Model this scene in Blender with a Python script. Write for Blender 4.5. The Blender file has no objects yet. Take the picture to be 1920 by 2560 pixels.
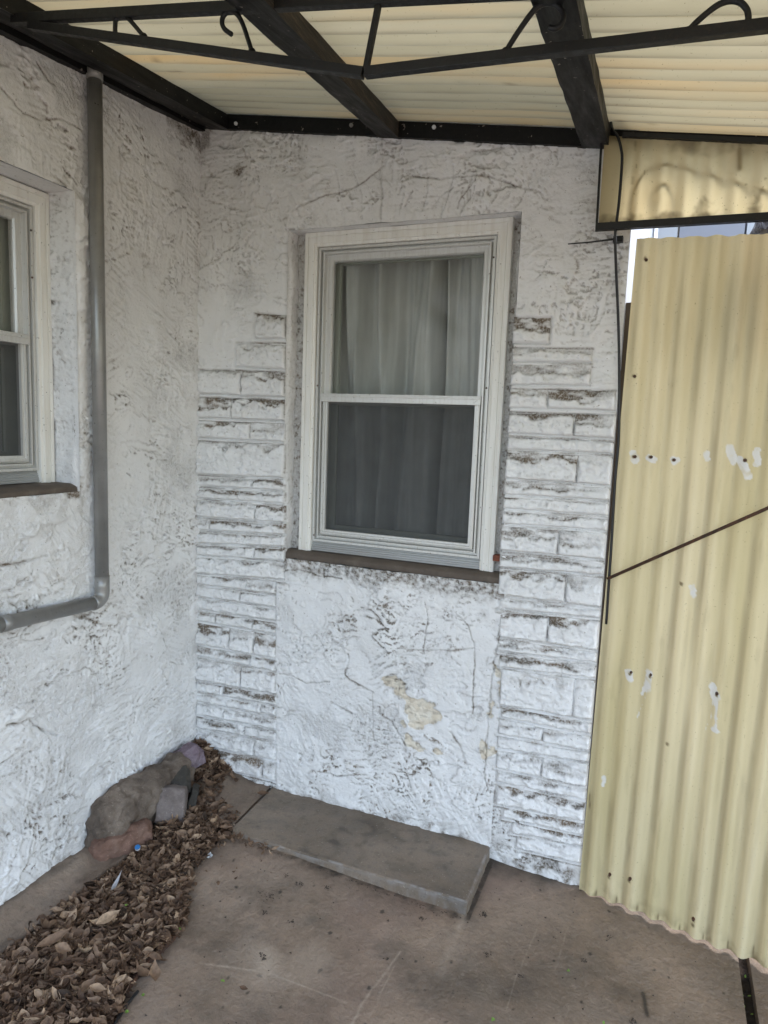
import bpy, bmesh, math, random
import numpy as np
from mathutils import Vector, Matrix

S = bpy.context.scene
COL = S.collection
rnd = random.Random(7)
R = math.radians

# ------------------------------------------------------------------ camera
CM = np.array([[0.9237792725819212, 0.38109780929986287, 0.0373673024830804],
               [0.08137006041965969, -0.10000724996198701, -0.9916539029431295],
               [-0.3741801288354549, 0.9191099007745951, -0.12339457639133249]])
CP = np.array([1.71590, -2.24409, 1.5])
FPX = 1720.0
cd = bpy.data.cameras.new('camera'); cam = bpy.data.objects.new('camera', cd); COL.objects.link(cam)
cd.sensor_fit = 'VERTICAL'; cd.sensor_height = 24.0; cd.lens = FPX / 2560 * 24.0
cd.clip_start = 0.02; cd.clip_end = 400
mw = Matrix.Identity(4)
for i in range(3):
    mw[i][0] = CM[0][i]; mw[i][1] = -CM[1][i]; mw[i][2] = -CM[2][i]; mw[i][3] = CP[i]
cam.matrix_world = mw
S.camera = cam

# ------------------------------------------------------------------ sky, sun, exposure
SUN_EL, SUN_AZ = 52.0, 35.0          # overcast; the brighter part of the sky lies beyond the yellow fence
w = bpy.data.worlds.new('World'); S.world = w; w.use_nodes = True
nt = w.node_tree; bg = nt.nodes['Background']
sk = nt.nodes.new('ShaderNodeTexSky'); sk.sky_type = 'NISHITA'; sk.sun_disc = False
sk.sun_elevation = R(SUN_EL); sk.sun_rotation = R(SUN_AZ); sk.dust_density = 1.5; sk.air_density = 1.2; sk.ozone_density = 1.5
hs = nt.nodes.new('ShaderNodeHueSaturation'); hs.inputs['Saturation'].default_value = 0.72
nt.links.new(sk.outputs[0], hs.inputs['Color']); nt.links.new(hs.outputs[0], bg.inputs[0])
bg.inputs[1].default_value = 0.15
sd = bpy.data.lights.new('sun', 'SUN'); sun = bpy.data.objects.new('sun', sd); COL.objects.link(sun)
sd.energy = 0.9; sd.angle = R(25); sd.color = (1.0, 0.97, 0.93)
az = R(SUN_AZ)
sdir = Vector((math.sin(az) * math.cos(R(SUN_EL)), math.cos(az) * math.cos(R(SUN_EL)), math.sin(R(SUN_EL))))
sun.rotation_euler = sdir.to_track_quat('Z', 'Y').to_euler()
S.view_settings.view_transform = 'Standard'; S.view_settings.look = 'None'
S.view_settings.exposure = 2.30; S.view_settings.gamma = 1.0; S.view_settings.use_curve_mapping = False
S.render.engine = 'CYCLES'
S.cycles.max_bounces = 10; S.cycles.diffuse_bounces = 6; S.cycles.transmission_bounces = 8; S.cycles.transparent_max_bounces = 12

# ------------------------------------------------------------------ measuring helpers: where a sight line meets a known plane of the place
def ray(u, v): return CM.T @ np.array([u - 960., v - 1280., FPX])
def hit(u, v, n, p0):
    r = ray(u, v); n = np.array(n, float); t = n @ (np.array(p0, float) - CP) / (n @ r); return CP + r * t
def PY(u, v, y=0.): return hit(u, v, (0, 1, 0), (0, y, 0))
def PX(u, v, x=0.): return hit(u, v, (1, 0, 0), (x, 0, 0))
def PZ(u, v, z=0.): return hit(u, v, (0, 0, 1), (0, 0, z))
RA, RB, RZ = -.159, .09, 2.625
def roofz(x, y, d=0.): return RZ + RA * x + RB * y + d
def PR(u, v, d=0.): return hit(u, v, (-RA, -RB, 1), (0, 0, RZ + d))
def zm(x0, y0, s): return lambda a, b: (x0 + a * s, y0 + b * s)

# ------------------------------------------------------------------ noise
def _perm(seed):
    rs = np.random.RandomState(seed); p = rs.permutation(4096).astype(np.int32); a = rs.permutation(4096) * (2 * np.pi / 4096)
    return p, (np.cos(a) * 1.5).astype(np.float32), (np.sin(a) * 1.5).astype(np.float32)
_pc = {}
def pn(x, y, seed=0):
    if seed not in _pc: _pc[seed] = _perm(seed)
    P, GC, GS = _pc[seed]
    x = np.asarray(x, np.float32); y = np.asarray(y, np.float32); x, y = np.broadcast_arrays(x, y)
    fx = np.floor(x); fy = np.floor(y); xi = fx.astype(np.int32); yi = fy.astype(np.int32)
    xf = x - fx; yf = y - fy
    u = xf * xf * xf * (xf * (xf * 6 - 15) + 10); v = yf * yf * yf * (yf * (yf * 6 - 15) + 10)
    A0 = P[xi & 4095]; A1 = P[(xi + 1) & 4095]
    def g(a, iy, dx, dy):
        h = (a + iy) & 4095
        return GC[h] * dx + GS[h] * dy
    a = g(A0, yi, xf, yf); b = g(A1, yi, xf - 1, yf); a = a + (b - a) * u
    c = g(A0, yi + 1, xf, yf - 1); d = g(A1, yi + 1, xf - 1, yf - 1); c = c + (d - c) * u
    return a + (c - a) * v
def fbm(x, y, seed=0, o=4, g=.5):
    s = 0; a = 1; t = 0
    for i in range(o):
        s = s + a * pn(x * 2 ** i + 13.7 * i, y * 2 ** i - 7.1 * i, seed + i); t += a; a *= g
    return s / t
def ss(x, a, b):
    t = np.clip((x - a) / (b - a), 0, 1); return t * t * (3 - 2 * t)
def blur(h, r):
    k = np.ones(2 * r + 1) / (2 * r + 1)
    p = np.pad(h, r, mode='edge')
    p = np.cumsum(p, 0); p = np.vstack([np.zeros((1, p.shape[1])), p]); p = (p[2 * r + 1:] - p[:-2 * r - 1]) / (2 * r + 1)
    p = np.cumsum(p, 1); p = np.hstack([np.zeros((p.shape[0], 1)), p]); p = (p[:, 2 * r + 1:] - p[:, :-2 * r - 1]) / (2 * r + 1)
    return p
def seg(X, Y, pts):
    """distance from grid points to a polyline"""
    d = np.full(X.shape, 9.)
    for (ax, ay), (bx, by) in zip(pts[:-1], pts[1:]):
        dx, dy = bx - ax, by - ay; L = dx * dx + dy * dy + 1e-9
        t = np.clip(((X - ax) * dx + (Y - ay) * dy) / L, 0, 1)
        d = np.minimum(d, np.hypot(X - ax - t * dx, Y - ay - t * dy))
    return d

# ------------------------------------------------------------------ object helpers
def tag(o, label=None, cat=None, group=None, kind=None):
    if label: o['label'] = label
    if cat: o['category'] = cat
    if group: o['group'] = group
    if kind: o['kind'] = kind
    return o
def empty(name, loc, label, cat, group=None):
    o = bpy.data.objects.new(name, None); COL.objects.link(o); o.location = loc; o.empty_display_size = .1
    return tag(o, label, cat, group)
def link(name, me, m, parent=None):
    o = bpy.data.objects.new(name, me); COL.objects.link(o)
    if m is not None: me.materials.append(m)
    if parent is not None:
        o.parent = parent
        p = parent; off = Vector((0, 0, 0))
        while p is not None: off += p.location; p = p.parent
        o.location = -off
    return o
def from_np(name, V, F, m, parent=None, attrs=None, smooth=True):
    V = np.asarray(V, np.float32); F = np.asarray(F, np.int32); n = F.shape[1]
    me = bpy.data.meshes.new(name)
    me.vertices.add(len(V)); me.vertices.foreach_set('co', V.ravel())
    me.loops.add(F.size); me.loops.foreach_set('vertex_index', F.ravel())
    me.polygons.add(len(F)); me.polygons.foreach_set('loop_start', np.arange(len(F), dtype=np.int32) * n)
    me.polygons.foreach_set('use_smooth', np.full(len(F), smooth, bool))
    for k, a in (attrs or {}).items():
        at = me.attributes.new(k, 'FLOAT', 'POINT'); at.data.foreach_set('value', np.asarray(a, np.float32).ravel())
    me.update(calc_edges=True)
    return link(name, me, m, parent)
def grid(name, X, Y, Z, m, parent=None, attrs=None, mask=None, flip=False, smooth=True):
    a, b = X.shape
    idx = np.arange(a * b).reshape(a, b)
    f = np.stack([idx[:-1, :-1], idx[1:, :-1], idx[1:, 1:], idx[:-1, 1:]], -1)
    if flip: f = f[..., ::-1]
    if mask is not None: f = f[mask[:-1, :-1] & mask[1:, :-1] & mask[1:, 1:] & mask[:-1, 1:]]
    f = f.reshape(-1, 4)
    V = np.stack([X, Y, Z], -1).reshape(-1, 3)
    at = {k: v.ravel() for k, v in (attrs or {}).items()}
    if mask is not None:
        used = np.zeros(len(V), bool); used[f.ravel()] = True; remap = np.cumsum(used) - 1
        V = V[used]; f = remap[f]; at = {k: v[used] for k, v in at.items()}
    return from_np(name, V, f, m, parent, at, smooth)
def bmobj(name, bm, m, parent=None, bevel=0., smooth=False):
    if bevel: bmesh.ops.bevel(bm, geom=bm.edges[:], offset=bevel, segments=2, affect='EDGES', profile=.6)
    bmesh.ops.recalc_face_normals(bm, faces=bm.faces)
    me = bpy.data.meshes.new(name); bm.to_mesh(me); bm.free()
    if smooth:
        for p in me.polygons: p.use_smooth = True
    return link(name, me, m, parent)
def hexa(bm, c):
    """c: 8 corners, bottom four then top four, same winding"""
    v = [bm.verts.new(p) for p in c]
    for f in ((3, 2, 1, 0), (4, 5, 6, 7), (0, 1, 5, 4), (1, 2, 6, 5), (2, 3, 7, 6), (3, 0, 4, 7)): bm.faces.new([v[i] for i in f])
def box(bm, x0, x1, y0, y1, z0, z1):
    hexa(bm, [(x0, y0, z0), (x1, y0, z0), (x1, y1, z0), (x0, y1, z0), (x0, y0, z1), (x1, y0, z1), (x1, y1, z1), (x0, y1, z1)])
def tube(bm, pts, r, n=10, cap=True):
    pts = [Vector(p) for p in pts]; rs = r if isinstance(r, (list, tuple)) else [r] * len(pts)
    up = None; rings = []
    for i, p in enumerate(pts):
        t = (pts[min(i + 1, len(pts) - 1)] - pts[max(i - 1, 0)]).normalized()
        if up is None: up = t.orthogonal().normalized()
        up = (up - t * up.dot(t)).normalized(); q = t.cross(up)
        rings.append([bm.verts.new(p + (up * math.cos(a) + q * math.sin(a)) * rs[i]) for a in [2 * math.pi * k / n for k in range(n)]])
    for a, b in zip(rings[:-1], rings[1:]):
        for k in range(n): bm.faces.new([a[k], a[(k + 1) % n], b[(k + 1) % n], b[k]])
    if cap: bm.faces.new(rings[0][::-1]); bm.faces.new(rings[-1])
def smoothpath(pts, n=6):
    pts = [Vector(p) for p in pts]; out = []
    P = [pts[0]] + pts + [pts[-1]]
    for i in range(1, len(P) - 2):
        for k in range(n):
            t = k / n; a, b, c, d = P[i - 1], P[i], P[i + 1], P[i + 2]
            out.append(.5 * ((2 * b) + (c - a) * t + (2 * a - 5 * b + 4 * c - d) * t * t + (3 * b - a - 3 * c + d) * t ** 3))
    out.append(pts[-1]); return out
def bar(bm, a, b, wid, hei, up=(0, 0, 1)):
    a = Vector(a); b = Vector(b); t = (b - a).normalized(); up = Vector(up); s = t.cross(up).normalized() * wid / 2; u = s.cross(t).normalized() * hei / 2
    hexa(bm, [a - s - u, a + s - u, b + s - u, b - s - u, a - s + u, a + s + u, b + s + u, b - s + u])

# ------------------------------------------------------------------ materials
class MT:
    def __init__(s, name):
        s.m = bpy.data.materials.new(name); s.m.use_nodes = True; s.t = s.m.node_tree; s.n = s.t.nodes
        s.b = s.n['Principled BSDF']; s.tc = None
    def co(s):
        if s.tc is None:
            s.tc = s.n.new('ShaderNodeTexCoord')
        return s.tc.outputs['Object']
    def map(s, sc):
        k = s.n.new('ShaderNodeMapping'); k.inputs['Scale'].default_value = sc; s.l(s.co(), k.inputs[0]); return k.outputs[0]
    def l(s, a, b): s.t.links.new(a, b)
    def noise(s, sc, d=4, r=.55, vec=None, dist=0.):
        k = s.n.new('ShaderNodeTexNoise'); k.inputs['Scale'].default_value = sc; k.inputs['Detail'].default_value = d; k.inputs['Roughness'].default_value = r
        k.inputs['Distortion'].default_value = dist
        s.l(vec if vec is not None else s.co(), k.inputs['Vector']); return k.outputs[0]
    def ramp(s, f, stops):
        k = s.n.new('ShaderNodeValToRGB'); e = k.color_ramp.elements
        while len(e) < len(stops): e.new(.5)
        for q, (p, c) in zip(e, stops): q.position = p; q.color = (*c, 1) if len(c) == 3 else c
        s.l(f, k.inputs[0]); return k.outputs[0]
    def rng(s, f, a, b, c=0., d=1.):
        k = s.n.new('ShaderNodeMapRange'); k.inputs[1].default_value = a; k.inputs[2].default_value = b; k.inputs[3].default_value = c; k.inputs[4].default_value = d
        s.l(f, k.inputs[0]); return k.outputs[0]
    def mix(s, f, a, b, mode='MIX'):
        k = s.n.new('ShaderNodeMix'); k.data_type = 'RGBA'; k.blend_type = mode
        for v, i in ((f, 0), (a, 6), (b, 7)):
            if isinstance(v, (int, float)): k.inputs[i].default_value = v
            elif isinstance(v, tuple): k.inputs[i].default_value = (*v, 1)
            else: s.l(v, k.inputs[i])
        return k.outputs[2]
    def math(s, op, a, b=0.):
        k = s.n.new('ShaderNodeMath'); k.operation = op
        for i, v in enumerate((a, b)):
            if isinstance(v, (int, float)): k.inputs[i].default_value = v
            else: s.l(v, k.inputs[i])
        return k.outputs[0]
    def attr(s, name):
        k = s.n.new('ShaderNodeAttribute'); k.attribute_name = name; return k.outputs['Fac']
    def bump(s, h, st=.3, d=.002, nrm=None):
        k = s.n.new('ShaderNodeBump'); k.inputs['Strength'].default_value = st; k.inputs['Distance'].default_value = d
        s.l(h, k.inputs['Height'])
        if nrm is not None: s.l(nrm, k.inputs['Normal'])
        s.l(k.outputs[0], s.b.inputs['Normal']); return k.outputs[0]
    def base(s, c, rough=.6, metal=0., spec=None):
        if isinstance(c, tuple): s.b.inputs['Base Color'].default_value = (*c, 1)
        else: s.l(c, s.b.inputs['Base Color'])
        if isinstance(rough, (int, float)): s.b.inputs['Roughness'].default_value = rough
        else: s.l(rough, s.b.inputs['Roughness'])
        s.b.inputs['Metallic'].default_value = metal
        if spec is not None: s.b.inputs['Specular IOR Level'].default_value = spec
        return s

M = {}
# painted stucco; attributes: dirt, bare (paint lost), rough
m = MT('painted_stucco')
big = m.noise(2.2, 3); fine = m.noise(70, 5, .6); mid = m.noise(14, 5, .6)
paint = m.mix(m.rng(big, .35, .65), (.755, .755, .755), (.83, .83, .832))
paint = m.mix(m.rng(mid, .42, .75, 0, .15), paint, (.63, .61, .57))
streakn = m.noise(1.0, 5, .6, m.map((26, 26, 1.6)))
paint = m.mix(m.rng(streakn, .58, .78, 0, .12), paint, (.55, .48, .38))
bare = m.attr('bare')
paint = m.mix(m.rng(bare, .4, .6), paint, m.mix(m.rng(m.noise(30, 4), .35, .7), (.70, .62, .50), (.79, .75, .66)))
dirtc = m.mix(m.rng(m.noise(9, 4), .35, .65), (.17, .125, .085), (.10, .085, .065))
df = m.math('MULTIPLY', m.attr('dirt'), m.rng(m.noise(160, 3, .6), .3, .62, .45, 1.15))
c = m.mix(m.rng(df, 0, 1), paint, dirtc)
c = m.mix(m.math('MULTIPLY', m.attr('rough'), m.rng(m.noise(115, 4, .65), .54, .38, 0, .15)), c, (.33, .30, .26))
sp = m.noise(120, 2, .5); c = m.mix(m.rng(sp, .70, .74, 0, .6), c, (.2, .16, .12))
m.base(c, .75, spec=.25)
rgh = m.attr('rough')
gn = m.noise(115, 4, .65)
hsum = m.math('ADD', m.math('MULTIPLY', fine, .8), m.math('MULTIPLY', m.math('MULTIPLY', gn, rgh), 2.6))
m.bump(m.math('ADD', hsum, m.math('MULTIPLY', m.noise(240, 3), .4)), .85, .0035)
M['stucco'] = m.m
# black painted timber
m = MT('black_painted_wood'); g = m.noise(6, 6, .65, m.map((8, 1, 8))); d = m.noise(45, 5, .7)
c = m.mix(m.rng(d, .55, .8), (.0055, .0055, .006), (.018, .017, .016)); c = m.mix(m.rng(m.noise(70, 2), .70, .73), c, (.24, .21, .18))
m.base(c, m.rng(g, .3, .7, .4, .7), spec=.25); m.bump(g, .4, .003); M['blackwood'] = m.m
m = MT('weathered_wood'); g = m.noise(4, 8, .7, m.map((30, 2, 30))); c = m.ramp(g, [(.3, (.01, .009, .008)), (.52, (.03, .024, .018)), (.78, (.12, .085, .055))])
m.base(c, .8); m.bump(g, .7, .004); M['weathered'] = m.m
m = MT('black_iron'); g = m.noise(60, 5, .7); c = m.mix(m.rng(g, .56, .75), (.006, .006, .0065), (.035, .026, .021)); m.base(c, m.rng(g, .3, .7, .38, .7)); m.bump(g, .35, .0015); M['iron'] = m.m
m = MT('rusty_steel'); g = m.noise(50, 5, .7); c = m.ramp(g, [(.35, (.035, .022, .016)), (.6, (.09, .04, .022)), (.75, (.2, .08, .035))]); m.base(c, .75); m.bump(g, .4, .001); M['rust'] = m.m
m = MT('black_rubber'); m.base((.012, .012, .013), .45); M['cable'] = m.m
m = MT('grey_pipe_paint'); g = m.noise(18, 4); c = m.mix(m.rng(g, .3, .7), (.25, .245, .235), (.31, .305, .295)); c = m.mix(m.rng(m.noise(150, 2), .71, .73), c, (.05, .045, .04))
c = m.mix(m.rng(m.noise(2, 5, .6, m.map((30, 30, 1))), .55, .75, 0, .4), c, (.17, .15, .12)); m.base(c, .34, .35); m.bump(g, .15, .001); M['pipe'] = m.m
m = MT('old_white_trim_paint'); g = m.noise(3, 6, .6, m.map((20, 20, 1.5))); c = m.mix(m.rng(g, .45, .75, 0, .6), (.80, .79, .75), (.62, .58, .50)); c = m.mix(m.rng(m.noise(130, 2), .70, .73), c, (.13, .1, .08))
m.base(c, .5); m.bump(m.noise(6, 6, .7, m.map((40, 40, 3))), .3, .001); M['trim'] = m.m
m = MT('white_aluminium'); g = m.noise(3, 6, .6, m.map((40, 40, 1.5))); c = m.mix(m.rng(g, .45, .75, 0, .5), (.63, .63, .61), (.47, .44, .39)); c = m.mix(m.rng(m.noise(140, 2), .69, .73), c, (.12, .1, .08))
m.base(c, .38, .25); m.bump(m.noise(200, 2), .1, .0005); M['alu'] = m.m
m = MT('grey_aluminium'); g = m.noise(3, 6, .6, m.map((1.5, 1.5, 60))); c = m.mix(m.rng(g, .4, .75, 0, .5), (.46, .47, .47), (.33, .31, .28)); m.base(c, .35, .4); M['aludark'] = m.m
m = MT('inner_sash_paint'); m.base((.42, .44, .38), .5); M['inner'] = m.m
m = MT('curtain_cloth'); g = m.noise(3, 4, .5, m.map((12, 12, 1))); c = m.mix(m.rng(g, .3, .7), (.66, .66, .645), (.78, .78, .76))
m.base(c, .9, spec=.1); m.bump(m.noise(500, 2), .1, .0005)
tr = m.n.new('ShaderNodeBsdfTranslucent'); m.l(c, tr.inputs[0]); mx = m.n.new('ShaderNodeMixShader'); mx.inputs[0].default_value = .25
m.l(m.b.outputs[0], mx.inputs[1]); m.l(tr.outputs[0], mx.inputs[2]); m.l(mx.outputs[0], m.n['Material Output'].inputs[0]); M['curtain'] = m.m
m = MT('beige_blind'); m.base((.62, .56, .42), .7); M['blind'] = m.m
m = MT('dark_room'); m.base((.06, .06, .058), .9); M['room'] = m.m
# window glass: thin pane
m = MT('window_glass'); gl = m.n.new('ShaderNodeBsdfGlossy'); gl.inputs['Roughness'].default_value = .02; tp = m.n.new('ShaderNodeBsdfTransparent'); tp.inputs[0].default_value = (.95, .96, .95, 1)
fr = m.n.new('ShaderNodeFresnel'); fr.inputs[0].default_value = 1.22; mx = m.n.new('ShaderNodeMixShader'); m.l(fr.outputs[0], mx.inputs[0]); m.l(tp.outputs[0], mx.inputs[1]); m.l(gl.outputs[0], mx.inputs[2])
dfu = m.n.new('ShaderNodeBsdfDiffuse'); dfu.inputs[0].default_value = (.5, .49, .45, 1); mx2 = m.n.new('ShaderNodeMixShader'); m.l(m.rng(m.noise(5, 5, .6), .35, .8, .02, .14), mx2.inputs[0]); m.l(mx.outputs[0], mx2.inputs[1]); m.l(dfu.outputs[0], mx2.inputs[2])
m.l(mx2.outputs[0], m.n['Material Output'].inputs[0]); M['glass'] = m.m
# insect screen: fine dark mesh, too fine to resolve, as a half see-through sheet
m = MT('insect_screen'); tp = m.n.new('ShaderNodeBsdfTransparent'); dfu = m.n.new('ShaderNodeBsdfDiffuse'); dfu.inputs[0].default_value = (.075, .078, .08, 1)
mx = m.n.new('ShaderNodeMixShader'); m.l(m.rng(m.noise(8, 3), .3, .7, .60, .68), mx.inputs[0]); m.l(tp.outputs[0], mx.inputs[1]); m.l(dfu.outputs[0], mx.inputs[2]); m.l(mx.outputs[0], m.n['Material Output'].inputs[0]); M['screen'] = m.m
# fibreglass sheets
def fibreglass(name, ca, cb, transl, dirt=(.12, .085, .04), stain_glow=(.62, .42, .2), vec=(1, 1, 1), stain_glow_pos=.6):
    m = MT(name); v = m.map(vec)
    n1 = m.noise(2.2, 4, .55, v); c = m.mix(m.rng(n1, .35, .65), ca, cb)
    c = m.mix(m.rng(m.noise(1.1, 4, .6, v), stain_glow_pos, stain_glow_pos + .18, 0, .6), c, stain_glow)  # stains on fence and panel; on the roof, sun glow painted in
    c = m.mix(m.rng(m.noise(200, 2), .70, .73, 0, .6), c, dirt)
    c = m.mix(m.rng(m.attr('dirt'), 0, 1, 0, .85), c, dirt)
    c = m.mix(m.rng(m.attr('white'), .15, .8, 0, .9), c, (.68, .68, .67))
    m.base(c, .42, spec=.35)
    m.bump(m.noise(90, 4, .6), .15, .0015)
    tr = m.n.new('ShaderNodeBsdfTranslucent'); m.l(c, tr.inputs[0]); mx = m.n.new('ShaderNodeMixShader')
    m.l(m.rng(m.attr('opaque'), 0, 1, transl, .05), mx.inputs[0])
    m.l(m.b.outputs[0], mx.inputs[1]); m.l(tr.outputs[0], mx.inputs[2]); m.l(mx.outputs[0], m.n['Material Output'].inputs[0])
    return m.m
M['roof'] = fibreglass('cream_roof_fibreglass', (.46, .415, .275), (.54, .49, .34), .175, vec=(.5, 6, 1), stain_glow=(.60, .37, .12), stain_glow_pos=.50)  # orange streaks put the golden sun glow into the sheet colour
M['fence'] = fibreglass('yellow_fence_fibreglass', (.56, .485, .28), (.69, .605, .395), .15, vec=(3, 3, .45), stain_glow=(.64, .44, .2), stain_glow_pos=.58)
M['panel'] = fibreglass('yellow_panel_fibreglass', (.56, .45, .25), (.62, .53, .32), .55, vec=(3, 3, .8))
# concrete
m = MT('patio_concrete'); a = m.noise(2.3, 5, .6); b = m.noise(9, 6, .65); f = m.noise(60, 5, .65)
c = m.ramp(a, [(.36, (.19, .14, .10)), (.5, (.275, .203, .148)), (.62, (.365, .27, .20))])
c = m.mix(m.rng(b, .42, .68, 0, .5), c, (.20, .17, .14)); c = m.mix(m.rng(f, .54, .74, 0, .5), c, (.13, .10, .08)); c = m.mix(m.rng(f, .46, .32, 0, .4), c, (.37, .30, .235))
c = m.mix(m.rng(m.noise(1.3, 3, .5), .55, .7, 0, .5), c, (.26, .175, .14))
c = m.mix(m.rng(m.attr('dirt'), 0, 1, 0, .9), c, (.04, .033, .027)); c = m.mix(m.rng(m.attr('white'), 0, 1, 0, .6), c, (.52, .43, .34))
m.base(c, m.rng(b, .3, .7, .55, .8), spec=.35); m.bump(m.math('ADD', f, m.math('MULTIPLY', m.noise(25, 5, .7), 1.4)), .8, .006); M['patio'] = m.m
m = MT('slab_concrete'); a = m.noise(3, 5, .6); b = m.noise(12, 6, .65); f = m.noise(110, 4, .65)
c = m.ramp(a, [(.36, (.17, .132, .097)), (.5, (.23, .18, .135)), (.64, (.285, .225, .172))])
c = m.mix(m.rng(b, .45, .7, 0, .5), c, (.12, .11, .1)); c = m.mix(m.rng(m.attr('dirt'), 0, 1, 0, .7), c, (.055, .045, .036)); c = m.mix(m.rng(m.attr('white'), 0, 1, 0, .7), c, (.36, .37, .385))
c = m.mix(m.rng(f, .56, .72, 0, .45), c, (.08, .07, .06)); c = m.mix(m.rng(m.noise(160, 2), .68, .72, 0, .6), c, (.42, .38, .33))
m.base(c, .6, spec=.35); m.bump(m.math('ADD', f, m.noise(30, 4)), .7, .004); M['slab'] = m.m
m = MT('sill_concrete'); b = m.noise(12, 6, .65); c = m.ramp(b, [(.3, (.085, .066, .052)), (.6, (.12, .095, .076)), (.8, (.2, .165, .13))]); m.base(c, .8); m.bump(m.noise(50, 5), .5, .002); M['sill'] = m.m
m = MT('ground_soil'); b = m.noise(3, 6, .65); c = m.ramp(b, [(.3, (.06, .06, .035)), (.7, (.13, .11, .07))]); m.base(c, .9); m.bump(m.noise(30, 5), .6, .02); M['soil'] = m.m
m = MT('dark_soil'); b = m.noise(40, 6, .65); c = m.ramp(b, [(.3, (.02, .015, .012)), (.7, (.06, .042, .03))]); m.base(c, .9); m.bump(b, .8, .01); M['mulch'] = m.m
def rockmat(name, a, b, c2, sc=14):
    m = MT(name); n = m.noise(sc, 6, .65); c = m.ramp(n, [(.3, a), (.5, b), (.7, c2)]); c = m.mix(m.rng(m.noise(180, 3), .62, .72, 0, .5), c, tuple(min(1, k * 2) for k in c2))
    c = m.mix(m.rng(m.noise(4, 5, .7), .45, .65, 0, .6), c, tuple(k * .45 for k in a)); m.base(c, .8, spec=.3); m.bump(m.math('ADD', m.noise(22, 8, .7), m.math('MULTIPLY', m.noise(110, 4, .7), .3)), 1.0, .014); return m.m
M['rock'] = rockmat('grey_brown_rock', (.12, .092, .073), (.21, .165, .13), (.31, .255, .21))
M['purple'] = rockmat('purple_rock', (.13, .095, .115), (.22, .165, .195), (.29, .24, .27))
M['red'] = rockmat('reddish_stone', (.17, .095, .07), (.27, .16, .12), (.35, .235, .185))
M['block'] = rockmat('concrete_lump', (.19, .155, .14), (.25, .21, .195), (.3, .26, .24), 30)
M['darkstone'] = rockmat('dark_slate', (.05, .047, .04), (.085, .078, .068), (.12, .11, .095))
# dry leaves
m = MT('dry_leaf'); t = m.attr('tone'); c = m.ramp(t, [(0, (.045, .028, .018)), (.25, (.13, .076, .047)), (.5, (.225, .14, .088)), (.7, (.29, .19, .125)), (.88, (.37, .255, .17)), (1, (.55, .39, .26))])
c = m.mix(m.rng(m.noise(90, 4), .35, .7, 0, .5), c, (.07, .045, .03)); m.base(c, .65, spec=.3); m.bump(m.noise(220, 3), .4, .001)
tr = m.n.new('ShaderNodeBsdfTranslucent'); m.l(c, tr.inputs[0]); mx = m.n.new('ShaderNodeMixShader'); mx.inputs[0].default_value = .12
m.l(m.b.outputs[0], mx.inputs[1]); m.l(tr.outputs[0], mx.inputs[2]); m.l(mx.outputs[0], m.n['Material Output'].inputs[0]); M['leaf'] = m.m
m = MT('green_sprout'); m.base((.18, .32, .05), .5); M['green'] = m.m
m = MT('white_plastic'); m.base((.7, .72, .74), .3); M['plastic'] = m.m
m = MT('blue_plastic'); m.base((.03, .16, .4), .3); M['blue'] = m.m
m = MT('feather_grey'); m.base((.4, .4, .42), .7); M['feather'] = m.m
m = MT('exposed_brick'); b = m.noise(60, 5); c = m.mix(m.rng(b, .4, .7), (.22, .07, .04), (.12, .045, .03)); m.base(c, .85); M['brick'] = m.m
m = MT('neighbour_siding'); m.base((.5, .52, .56), .6); M['siding'] = m.m
m = MT('neighbour_grey'); m.base((.3, .31, .36), .6); M['sidinggrey'] = m.m
m = MT('dark_bag'); b = m.noise(20, 4); c = m.mix(m.rng(b, .4, .6), (.02, .02, .025), (.12, .12, .15)); m.base(c, .25); m.bump(m.noise(30, 3), .8, .02); M['bag'] = m.m
m = MT('dark_lattice'); m.base((.06, .045, .035), .8); M['lattice'] = m.m
m = MT('house_roof_shingle'); b = m.noise(20, 4); c = m.mix(m.rng(b, .4, .6), (.06, .055, .05), (.1, .095, .09)); m.base(c, .9); M['shingle'] = m.m
m = MT('mud_crumb'); m.base((.06, .045, .035), .9); M['crumb'] = m.m

# ================================================================== THE SETTING: ground and patio
bm = bmesh.new(); box(bm, -60, 60, -60, 60, -.6, -.16); tag(bmobj('ground', bm, M['soil']), kind='structure')

def rise(x, y): return (.032 * ss(1.15 - x, 0, .75) + .014 * ss(1.45 - x, 0, .25)) * ss(y, -.72, -.33)
def floorz(x, y): return -.035 * ss(x, 1.45, 2.1) + rise(x, y)
NX, NY = 520, 330
X, Y = np.meshgrid(np.linspace(.25, 2.032, NX), np.linspace(-1.35, .05, NY), indexing='ij')
Z = floorz(X, Y) + .002 * fbm(X * 5, Y * 5, 40, 4) + .0008 * fbm(X * 40, Y * 40, 44, 3)
# edge of the patio slab against the leaf bed
edge_px = [(600, 2040), (560, 2120), (510, 2165), (470, 2200), (463, 2295), (400, 2377), (333, 2459), (289, 2541), (250, 2640), (200, 2760)]
edge = [tuple(PZ(*p)[:2]) for p in edge_px]
def leftof(X, Y, E):
    """x of the bed edge at each y (E ordered from the wall outwards)"""
    ys = np.array([e[1] for e in E][::-1]); xs = np.array([e[0] for e in E][::-1])
    return np.interp(Y, ys, xs)
XE = leftof(X, Y, edge) + .006 * fbm(Y * 12, X * 0, 50, 3)
mask = X > XE
dirt = np.zeros_like(X); wh = np.zeros_like(X)
dirt += .42 * ss(fbm(X * 2.0, Y * 3.0, 60, 5, .6), .0, .45) + .15 * ss(fbm(X * 12, Y * 12, 66, 4), .1, .4)
dirt += .9 * np.exp(-((np.clip(-.33 - Y, 0, 9)) / .03)) * (X < 1.27) * ss(X, .4, .55) * (.5 + fbm(X * 30, Y * 30, 61, 3))      # grime along the foot of the step
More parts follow.
